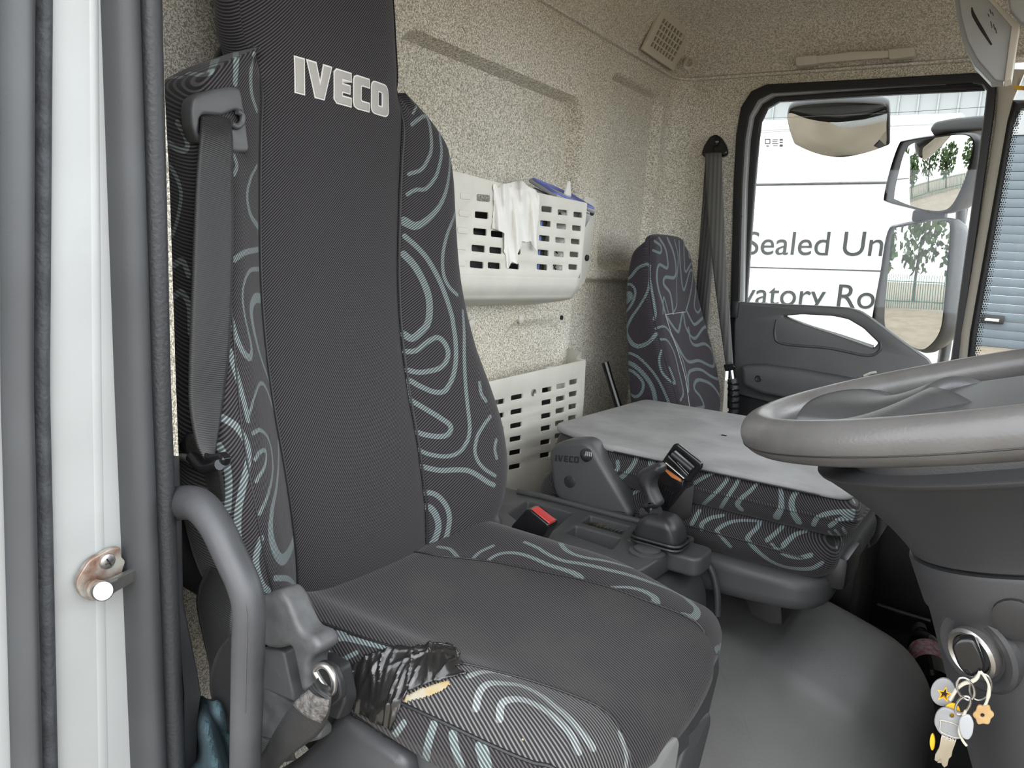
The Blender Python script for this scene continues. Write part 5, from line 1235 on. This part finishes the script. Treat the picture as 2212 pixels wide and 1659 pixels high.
# spokes: two broad pairs sweeping into the rim
for p0, wd in ((math.radians(152), .40), (math.radians(-152), .40), (math.radians(40), .30), (math.radians(-40), .30)):
    rows = []
    for t in lin(0, 1, 16):
        rho = .075+(WR-.006-.075)*t; row = []
        hw_ = wd*(1.15-.45*math.sin(math.pi*t)*1.0)*(.118/rho)**.45
        for s in lin(-1, 1, 15):
            h = -.012-.020*math.sin(math.pi*t)*.6+.010*(1-s*s)*(1-.4*t)-.006*abs(s)**4
            row.append(wp_(rho, p0+hw_*s, h))
        rows.append(row)
    solid(grid('spoke', np.array(rows), M_hub, sw), .018, -1)
tube('pad_gap', [wp_(.122, math.radians(a_), -.005-.0006*abs(a_-152)) for a_ in range(122, 184, 6)], .0016, M_ink, hub, 6)
for k in range(4):
    q = wp_(.05, math.radians(-60+k*6), .004); tube('airbag_mark', [q, q+uW*.012], .0012, M_silver, hub, 5, 2)

# column shroud: bell under the wheel, step, then the lower cover
col = thing('steering_column', 'dark grey steering column shroud below the wheel with ignition lock', 'steering column', (.2, .79, -.95))
aC = -nW
def lathe_sq(name, prof, mat, par, n=96, e=2.6, ky=.93):
    G = []
    for s, r in prof:
        row = []
        for p in lin(0, 2*np.pi, n, endpoint=False):
            q = (abs(math.cos(p))**e+abs(math.sin(p))**e)**(-1/e); row.append(WC+aC*s+r*q*(math.cos(p)*uW+ky*math.sin(p)*vW))
        G.append(row)
    return grid(name, np.array(G), mat, par, cv=True, caps=True, sharp=45)
up = [(.034, .06), (.038, .150), (.042, .178), (.046, .180), (.052, .1735), (.075, .1517), (.10, .1328), (.118, .1220), (.127, .1180)]
ub = lathe_sq('upper_bell', [tuple(q) for q in cr(np.array(up), 5)], M_column, col, e=2.3)
lathe_sq('shadow_gap', [(.122, .110), (.140, .110)], M_ink, col, e=2.3)
lw_ = lathe_sq('lower_cover', [(.130, .105), (.131, .1185), (.134, .1198), (.16, .1168), (.173, .1152), (.176, .1125), (.19, .1115), (.22, .1100), (.26, .1080), (.31, .1035), (.40, .098), (.75, .09)], M_column, col, e=2.3)
bl_ = bvh_of(lw_)
def on_col(u, v, lift=0.0):
    h = bl_.ray_cast(Vector((0, 0, 0)), Vector(ray(u, v)).normalized()); p = np.array(h[0]); n_ = np.array(h[1])
    if n_.dot(p) > 0: n_ = -n_
    return p+n_*lift, n_
ci, ni = on_col(2108, 1408)
lathe('ignition_bezel', [(.036, -.012), (.035, -.001), (.032, .0012), (.027, .0008), (.0235, -.002), (.023, -.006)], ci, ni, M_column, col, 40)
lathe('ignition_ring', [(.0215, -.004), (.0215, .006), (.019, .008), (.0165, .006), (.0160, -.002)], ci, ni, M_steel, col, 36)
lathe('ignition_barrel', [(.0150, -.004), (.0150, .004), (.013, .0055), (.0005, .0055)], ci, ni, M_plastic_m, col, 30)
cs2, ns2 = on_col(2198, 1338); lathe('trim_button', [(.018, -.004), (.017, .003), (.012, .0045), (.0005, .005)], cs2, ns2, M_plastic_d, col, 20)

# ---- keys: everything hangs just in front of the shroud
YK = ci[1]-.030
def kp(u, v, dy=0.0): return P(u, v, y=YK+dy)
def kplate(name, px, t, mat, par, dy=0.0, holes=(), bev=.0006, r=.002):
    y = YK+dy; f2 = lambda q, rr: fillet([P(u, v, y=y)[[0, 2]] for u, v in q], rr) if rr else [P(u, v, y=y)[[0, 2]] for u, v in q]
    return plate(name, f2(px, r), [f2(h, 0) for h in holes], (0, y+t, 0), EX, EZ, t, mat, par, bev)
ik = thing('ignition_key', 'black-headed ignition key turned in the column lock', 'key', ci)
ax = ni; e_ = kp(2090, 1418)-ci
c0_ = ci+ni*.004
kplate('key_head', [(2054, 1398), (2070, 1380), (2102, 1379), (2118, 1408), (2130, 1444), (2120, 1462), (2090, 1464), (2070, 1442)], .012, M_gloss, ik, .004, (), .003, .004)
tube('key_blade', [c0_-ni*.004, c0_+ni*.012], .004, M_nickel, ik, 10)
kr = thing('key_ring', 'bunch ring of steel loops and cream string hanging from the ignition key', 'key ring', kp(2110, 1455))
def loop(u, v, ru, rv, dy, tilt=0.0, n=14): return [kp(u+ru*math.cos(a_)*math.cos(tilt)-rv*math.sin(a_)*math.sin(tilt), v+ru*math.cos(a_)*math.sin(tilt)+rv*math.sin(a_)*math.cos(tilt), dy+.003*math.sin(a_)) for a_ in lin(0, 2*np.pi, n, endpoint=False)]
tube('steel_loop', loop(2118, 1484, 23, 29, .004, .3), .0009, M_steel, kr, 8, 5, closed=True)
tube('steel_loop', loop(2086, 1488, 17, 26, .000, -.5), .0010, M_chrome, kr, 8, 5, closed=True)
tube('steel_loop', loop(2080, 1524, 13, 22, -.003, .6), .0010, M_chrome, kr, 8, 5, closed=True)
for s in (0, 1):
    tube('string', [kp(2117, 1450, .002), kp(2110, 1464+2*s), kp(2098, 1471+s*3), kp(2084, 1474+s*3), kp(2070, 1484+s*2), kp(2060, 1498+s*2), kp(2052, 1512)], .0012, M_string, kr, 7)
    tube('string', [kp(2118, 1450, .002), kp(2128, 1462+s*2), kp(2136, 1480), kp(2137-s*3, 1500), kp(2131, 1516+s*2), kp(2124, 1530)], .0010, M_string, kr, 7)
tube('string', [kp(2086, 1535, -.004), kp(2078, 1555, -.004), kp(2072, 1580, -.004), kp(2080, 1600, -.004), kp(2088, 1611, -.004)], .0011, M_string, kr, 7)
fobc = (2037, 1496)
star = lambda k_, r0: [(fobc[0]+3+r0*(1 if i % 2 == 0 else .42)*math.sin(i*math.pi/5+.25)*k_, fobc[1]+4-r0*(1 if i % 2 == 0 else .42)*math.cos(i*math.pi/5+.25)*k_) for i in range(10)]
fobp = [(fobc[0]+27*math.cos(a_), fobc[1]+30*math.sin(a_)) for a_ in lin(0, 2*np.pi, 28, endpoint=False)]
sf = thing('star_fob', 'round silver key fob with a gold star cut-out', 'key fob', kp(2037, 1470))
kplate('disc', fobp, .003, M_key, sf, .010, [star(1, 17)], .0006, 0)
kplate('star_edging', star(1.0, 18.5), .0036, M_gold, sf, .0097, [star(.78, 17)], 0, 0)
kplate('star_back', star(1, 16), .0006, M_ink, sf, .0132, (), 0, 0)
wt = thing('wooden_tag', 'small scalloped wooden tag on string', 'tag', kp(2124, 1525))
kplate('disc', [(2124+(21+2.2*math.cos(6*a_))*math.cos(a_), 1545+(21+2.2*math.cos(6*a_))*math.sin(a_)) for a_ in lin(0, 2*np.pi, 48, endpoint=False)], .003, M_wood, wt, -.002, [[(2122+4.5*math.cos(a_), 1546+4.5*math.sin(a_)) for a_ in lin(0, 2*np.pi, 12, endpoint=False)]], .0008, 0)
yf_ = thing('yellow_fob', 'yellow plastic key fob behind the grey key', 'key fob', kp(2055, 1525))
kplate('disc', [(2056+18*math.cos(a_), 1540+20*math.sin(a_)) for a_ in lin(0, 2*np.pi, 22, endpoint=False)], .003, M_gold, yf_, .005, (), .0008, 0)
y2 = thing('yellow_fob', 'narrow yellow key cap peeping out left of the keys', 'key fob', kp(2014, 1590))
kplate('cap', [(2014+6*math.cos(a_), 1604+18*math.sin(a_)) for a_ in lin(0, 2*np.pi, 18, endpoint=False)], .003, M_gold, y2, .008, (), .0008, 0)
k1 = thing('key', 'grey plastic-headed steel key with stamped number', 'key', kp(2050, 1540))
kplate('key_head', [(2016, 1562), (2022, 1538), (2038, 1527), (2074, 1540), (2098, 1552), (2092, 1590), (2070, 1600), (2030, 1588)], .0035, M_key, k1, .0, [[(2056+5*math.cos(a_), 1547+5*math.sin(a_)) for a_ in lin(0, 2*np.pi, 10, endpoint=False)]], .001, .004)
kplate('key_blade', [(2034, 1588), (2066, 1600), (2062, 1612), (2058, 1622), (2056, 1634), (2050, 1640), (2047, 1654), (2040, 1659), (2034, 1652), (2032, 1640), (2024, 1646), (2018, 1642), (2020, 1630), (2028, 1616)], .0022, M_nickel, k1, .001, (), .0004, 0)
tube('head_frame', [kp(2032, 1562, -.0005), kp(2034, 1556, -.0005), kp(2070, 1568, -.0005), kp(2072, 1594, -.0005), kp(2034, 1582, -.0005), kp(2031, 1568, -.0005)], .0004, M_string, k1, 5, 3, closed=True)
k2 = thing('key', 'oval translucent-headed key beside the grey key', 'key', kp(2085, 1550))
kplate('key_head', [(2071, 1556), (2080, 1546), (2094, 1544), (2104, 1562), (2101, 1588), (2092, 1600), (2080, 1596), (2072, 1580)], .003, M_clear, k2, -.006, (), .001, .004)
kplate('key_blade', [(2040, 1600), (2052, 1604), (2040, 1650), (2024, 1648)], .002, M_nickel, k2, .006, (), .0004, 0)
def text_mesh(body, O, e1, e2, width, height, mat, name, par, t=.001, track=1.0, off=0.0):
    c_ = bpy.data.curves.new('t', 'FONT'); c_.body = body; c_.extrude = t/2; c_.space_character = track; c_.offset = off
    ob = bpy.data.objects.new('t', c_); COL.objects.link(ob); bpy.context.view_layer.update()
    me = bpy.data.meshes.new_from_object(ob.evaluated_get(bpy.context.evaluated_depsgraph_get())); bpy.data.objects.remove(ob); bpy.data.curves.remove(c_)
    n = len(me.vertices); co = np.empty(n*3); me.vertices.foreach_get('co', co); co = co.reshape(-1, 3)
    x0, x1 = co[:, 0].min(), co[:, 0].max(); y1 = co[:, 1].max()
    e3 = np.cross(e1, e2)
    out = np.asarray(O)+((co[:, :1]-x0)/(x1-x0)*width)*e1+(co[:, 1:2]/y1*height)*e2+co[:, 2:]*e3
    me.vertices.foreach_set('co', out.ravel()); me.name = name
    return from_mesh(name, me, mat, par, 30, False)
a = kp(2042, 1597, .0004); b = kp(2065, 1604, .0004); dx = b-a
text_mesh('A347', a, dx/np.linalg.norm(dx), EZ, np.linalg.norm(dx), .0034, M_string, 'stamped_number', k1, .0006)

# ---- drinks bottle on the passenger floor
b0, b1 = P(2018, 1484, y=1.98), P(1990, 1372, y=2.16)
ax = (b1-b0); Lb = np.linalg.norm(ax); ax = ax/Lb; r = .039
bt = thing('drinks_bottle', 'dark drinks bottle with pink label lying by the engine cover', 'bottle', b0)
lathe('bottle', [(.001, 0), (r*.8, .002), (r, .012), (r*.96, .03), (r, .05), (r*.97, .07), (r, .10), (r, Lb*.72), (r*.9, Lb*.82), (r*.55, Lb*.95), (r*.38, Lb*1.02), (r*.38, Lb*1.1)], b0, ax, M_bottle, bt, 32)
lathe('label', [(r*1.01, Lb*.36), (r*1.012, Lb*.38), (r*1.012, Lb*.64), (r*1.01, Lb*.66)], b0, ax, M_label, bt, 32)
lathe('cap', [(r*.42, Lb*1.07), (r*.42, Lb*1.17), (r*.36, Lb*1.18), (.0005, Lb*1.18)], b0, ax, M_plastic_m, bt, 24)

# ---- dashboard shadow side and footwell
da = thing('dashboard', 'black lower dashboard edge beyond the steering column', 'dashboard', (.15, 1.7, -.9))
plate('dash_body', fillet([(.02, -.16), (.34, -.14), (.34, -.60), (.16, -.60), (.06, -.42)], .03), [], (0, 2.29, 0), EX, EZ, 1.20, M_plastic_d, da, .01)
tube('sill_strip', [P(1895, 1306, y=2.25), P(1950, 1324, y=2.25), P(2010, 1342, y=2.25)], .006, M_plastic_m, door, 8)
tube('pocket_edge', [P(1868, 1076, y=2.27), P(1900, 1102, y=2.27), P(1946, 1145, y=2.27), P(1980, 1180, y=2.27)], .006, M_plastic_m, door, 8)

# ================================================================== OUTSIDE
ZG = -1.95
M_sand = pm('sandy_yard', (.19, .158, .115), .95, col2=(.25, .21, .155), vscale=1.3, bump=(30, .4, .01))
gy = plate('ground', [(-90, -60), (60, -60), (60, 60), (-90, 60)], [], (0, 0, ZG-.05), EX, EY, .05, M_sand); struct(gy, 'sandy gravel yard')
# ---- mirrors on the passenger door
def PN(u, v, O, n): d = ray(u, v); return d*(np.dot(O, n)/d.dot(n))
def mirror(par, outer, glass, O, n, bulge, depth, k=24):
    O = np.asarray(O, float); n = np.asarray(n, float); n /= np.linalg.norm(n)
    og = cr(np.array([PN(u, v, O, n) for u, v in outer]), 5, True); gg = cr(np.array([PN(u, v, O+n*.004, n) for u, v in glass]), 5, True)
    c_ = og.mean(0); rows = []
    for s, d in ((.97, .010), (1.0, .006), (1.012, -.002), (1.0, -.25*depth), (.93, -.6*depth), (.75, -.9*depth), (.4, -depth), (.02, -depth*1.02)):
        rows.append(c_+(og-c_)*s+n*d)
    ho_ = grid('mirror_housing', np.array(rows), M_plastic_d, par, cv=True)
    cap = mesh('bezel_face', c_+(og-c_)*.97+n*.004, [list(range(len(og)))], M_plastic_d, ho_)
    gc = gg.mean(0); dmx = np.max(np.linalg.norm(gg-gc, axis=1)); rows = []
    for t in lin(.002, 1, k):
        q = gc+(gg-gc)*t; rows.append(q+n*(.0095+bulge*(1-np.sum((q-gc)**2, 1)/dmx**2))[:, None])
    return grid('mirror_glass', np.array(rows), M_mirror, par, cv=True)
dm_ = thing('door_mirror', 'twin black wing mirror with wide and tall panes outside the far window', 'mirror', (-.1, 2.62, -.3))
mirror(dm_, [(1945, 312), (1960, 302), (2020, 292), (2090, 287), (2111, 296), (2116, 315), (2108, 360), (2090, 410), (2070, 447), (2050, 459), (2020, 461), (1960, 448), (1918, 436), (1913, 425), (1925, 370)],
       [(1968, 322), (2000, 305), (2060, 294), (2095, 292), (2110, 303), (2110, 330), (2095, 390), (2070, 440), (2045, 455), (2000, 450), (1945, 432), (1938, 424), (1950, 375)], P(2020, 380, y=2.62), (-.715, -.70, -.09), .016, .09)
mirror(dm_, [(1921, 500), (1945, 484), (2000, 476), (2050, 472), (2061, 483), (2063, 520), (2051, 660), (2041, 720), (2016, 753), (1990, 759), (1935, 726), (1889, 702), (1887, 690), (1905, 590)],
       [(1934, 505), (1960, 490), (2030, 477), (2052, 480), (2059, 492), (2058, 540), (2047, 670), (2036, 720), (2012, 749), (1990, 754), (1950, 733), (1926, 715), (1918, 690), (1926, 600)], P(1985, 620, y=2.62), (-.715, -.70, -.02), .007, .09)
rbox('mirror_joint', P(2008, 468, y=2.66), (.09, .06, .035), .008, M_plastic_d, dm_)
plate_y('mirror_arm', [(2009, 276), (2020, 262), (2060, 254), (2135, 247), (2200, 240), (2200, 262), (2135, 280), (2012, 286)], 2.56, .08, M_plastic, dm_, bev=.008, r=.008)
tube('mirror_post', [P(2070, 270, y=2.70), P(2075, 480, y=2.70), P(2040, 770, y=2.66), P(2010, 830, y=2.5)], .014, M_plastic_d, dm_, 12)
km = thing('kerb_mirror', 'rectangular black kerb mirror tilted down outside the top of the far window', 'mirror', P(1815, 215, y=2.62))
kn = np.array([.02, -.62, -.78])
mirror(km, [(1703, 238), (1712, 226), (1750, 219), (1810, 215), (1870, 216), (1912, 221), (1921, 235), (1921, 300), (1915, 312), (1870, 325), (1820, 331), (1770, 327), (1725, 312), (1714, 300), (1703, 262)],
       [(1706, 240), (1750, 246), (1810, 250), (1870, 243), (1914, 231), (1917, 265), (1917, 298), (1910, 309), (1865, 321), (1820, 327), (1775, 322), (1728, 307), (1717, 296), (1709, 270)], P(1812, 275, y=2.60), kn, .022, .06)
plate_y('mirror_cap', [(1706, 238), (1714, 226), (1750, 220), (1810, 215), (1870, 217), (1911, 222), (1914, 230), (1870, 243), (1810, 250), (1750, 246)], 2.53, .06, M_plastic_d, km, bev=.004)
plate_y('bracket', [(1787, 196), (1852, 193), (1848, 222), (1792, 224)], 2.55, .05, M_plastic_d, km, bev=.004)

# ---- lettered white panel van alongside
YV = 3.40
M_van = pm('van_white', (.86, .87, .87), .3, coat=.4)
van = thing('panel_van', 'white panel van with dark lettering parked beyond the far window', 'van', (-1.5, 4.2, ZG))
pf = cr(np.array([(YV+.02, -1.45), (YV, -1.2), (YV, -.2), (YV, .40), (YV+.015, .52), (YV+.05, .60), (YV+.12, .645), (YV+.3, .68), (4.4, .70), (5.1, .66), (5.32, .5), (5.34, -.3), (5.32, -1.45)]), 6)
rows = [[(x, y if 0 < i < 5 else 4.3+(y-4.3)*.2, z if 0 < i < 5 else z) for y, z in pf] for i, x in enumerate([-2.62, -2.62, -2.58, -.40, -.345, -.34])]
bodyv = grid('body', np.array(rows), M_van, van, sharp=40)
def vline(u0, v0, u1, v1, th, mat, name='panel_groove'):
    a, b = P(u0, v0, y=YV-.002), P(u1, v1, y=YV-.002); d = (b-a)/(b-a)[0]
    a2, b2 = a+d*(-2.55-a[0]), a+d*(-.40-a[0])
    return tube(name, [a2, a2*.5+b2*.5, b2], th, mat, van, 6, 2)
vline(1625, 399, 1920, 394, .0055, M_plastic_l, 'side_moulding'); vline(1615, 577, 1895, 585, .003, M_line); vline(1640, 286, 1700, 283, .003, M_silver); vline(1930, 272, 2050, 268, .003, M_silver)
def lettering(body, u0, v0, u1, v1, vtop, nm):
    a, b = P(u0, v0, y=YV-.004), P(u1, v1, y=YV-.004); d = b-a; L_ = np.linalg.norm(d); h_ = P(u0, vtop, y=YV-.004)[2]-a[2]
    text_mesh(body, a, d/L_, EZ, L_, h_, M_text, nm, van, .003)
lettering('Sealed Un', 1610, 549, 1905, 553, 500, 'lettering_upper_line')
lettering('vatory Ro', 1600, 656, 1887, 667, 609, 'lettering_lower_line')
for x in (-2.1, -.8):
    wv = lathe('wheel', [(.05, -.10), (.33, -.10), (.35, -.07), (.35, .07), (.33, .10), (.22, .10), (.20, .08), (.02, .09)], (x, YV+.16, ZG+.35), -EY, M_rubber_d, van, 32)

# ---- warehouse with roller door
YW = 31.0
M_clad = pm('pale_cladding', (.30, .315, .32), .5); M_shut = pm('roller_blue_grey', (.105, .13, .148), .5, var=.06, vscale=1)
wh = thing('warehouse', 'pale clad warehouse with blue-grey roller door across the yard', 'building', (0, YW, ZG))
def wx(u, v=500): return P(u, v, y=YW)[0]
dx0 = wx(2096, 700)-.2; dz1 = P(2170, 292, y=YW)[2]
plate('wall', [(-16, ZG), (dx0, ZG), (dx0, dz1), (9, dz1), (9, 9.5), (-16, 9.5)], [], (0, YW+.3, 0), EX, EZ, .3, M_clad, wh)
for k in range(26):
    x = -15.5+k*.62
    if x < dx0: rbox('cladding_rib', (x, YW-.03, ZG+5.7), (.06, .06, 11.4), .01, M_clad, wh)
rbox('fascia', (-3.5, YW-.2, 7.2), (25, .5, .7), .05, pm('blue_fascia', (.34, .45, .50), .5), wh)
n_s = 24; hs_ = (dz1-ZG)/n_s; sm = None
for k in range(n_s):
    o = rbox('shutter_slat', ((dx0+9)/2, YW+.12, ZG+hs_*(k+.5)), (9-dx0, .10, hs_*.985), .02, M_shut, wh) if k == 0 else None
    if o is not None: sm = o; sm['_w'] = [0, 0, 0]
    else:
        o = sm.copy(); COL.objects.link(o); o.location = (0, 0, hs_*k)
plate('door_frame', [(dx0-.25, ZG), (dx0, ZG), (dx0, dz1+.25), (dx0-.25, dz1+.25)], [], (0, YW+.05, 0), EX, EZ, .2, M_line, wh)
c = P(2143, 689, y=YW-.02); rbox('door_handle', c, (.7, .08, .28), .02, M_ink, wh)
rbox('handle_plate', c-EZ*.03-EY*.05, (.42, .04, .10), .01, M_silver, wh)

# ---- yard behind the lorry, seen only in the mirrors: fence and trees
M_leaf = pm('tree_leaves', (.045, .085, .025), .9, col2=(.09, .14, .05), vscale=6); M_bark = pm('bark', (.08, .06, .045), .9); M_green = pm('fence_green', (.02, .10, .05), .6)
fe = thing('palisade_fence', 'dark green palisade fence at the back of the yard', 'fence', (-24, 8, ZG))
pale = rbox('pale', (-24, -4, ZG+.95), (.03, .07, 1.9), .005, M_green, fe)
for k in range(1, 110):
    o = pale.copy(); COL.objects.link(o); o.location = (0, k*.22, 0)
for z in (.4, 1.5): rbox('rail', (-23.97, 8, ZG+z), (.04, 25, .06), .005, M_green, fe)
for k, (x, y, h_) in enumerate([(-30, -3, 7), (-29, 2.5, 6), (-31, 7, 8), (-28, 11, 5.5), (-30, 16, 7.5), (-29, 21, 6.5)]):
    tr = thing('yard_tree', ['broad leafy tree at the left end of the yard fence', 'rounded shrubby tree second along the yard fence', 'tallest leafy tree behind the yard fence', 'short rounded tree fourth along the yard fence', 'tall leafy tree fifth along the yard fence', 'leafy tree at the far end of the yard fence'][k], 'tree', (x, y, ZG), 'trees behind the yard')
    tube('trunk', [(x, y, ZG), (x+.1, y, ZG+h_*.3), (x, y+.1, ZG+h_*.55)], [.22, .16, .08], M_bark, tr, 8, 4)
    bm = bmesh.new()
    for j in range(420):
        v = rng.normal(size=3); v /= np.linalg.norm(v); rr_ = (rng.random()**.4)
        p = np.array([x, y, ZG+h_*.62])+v*rr_*np.array([h_*.32, h_*.34, h_*.40]); s_ = .22+.25*rng.random()
        a_ = rng.normal(size=3); a_ /= np.linalg.norm(a_); b_ = np.cross(a_, rng.normal(size=3)); b_ /= np.linalg.norm(b_)
        bm.faces.new([bm.verts.new(p+q) for q in (a_*s_, b_*s_*.7, -a_*s_, -b_*s_*.7)])
    me = bpy.data.meshes.new('crown'); bm.to_mesh(me); bm.free(); from_mesh('crown', me, M_leaf, tr, None, False)
for o in bpy.data.objects:
    if '_w' in o: del o['_w']
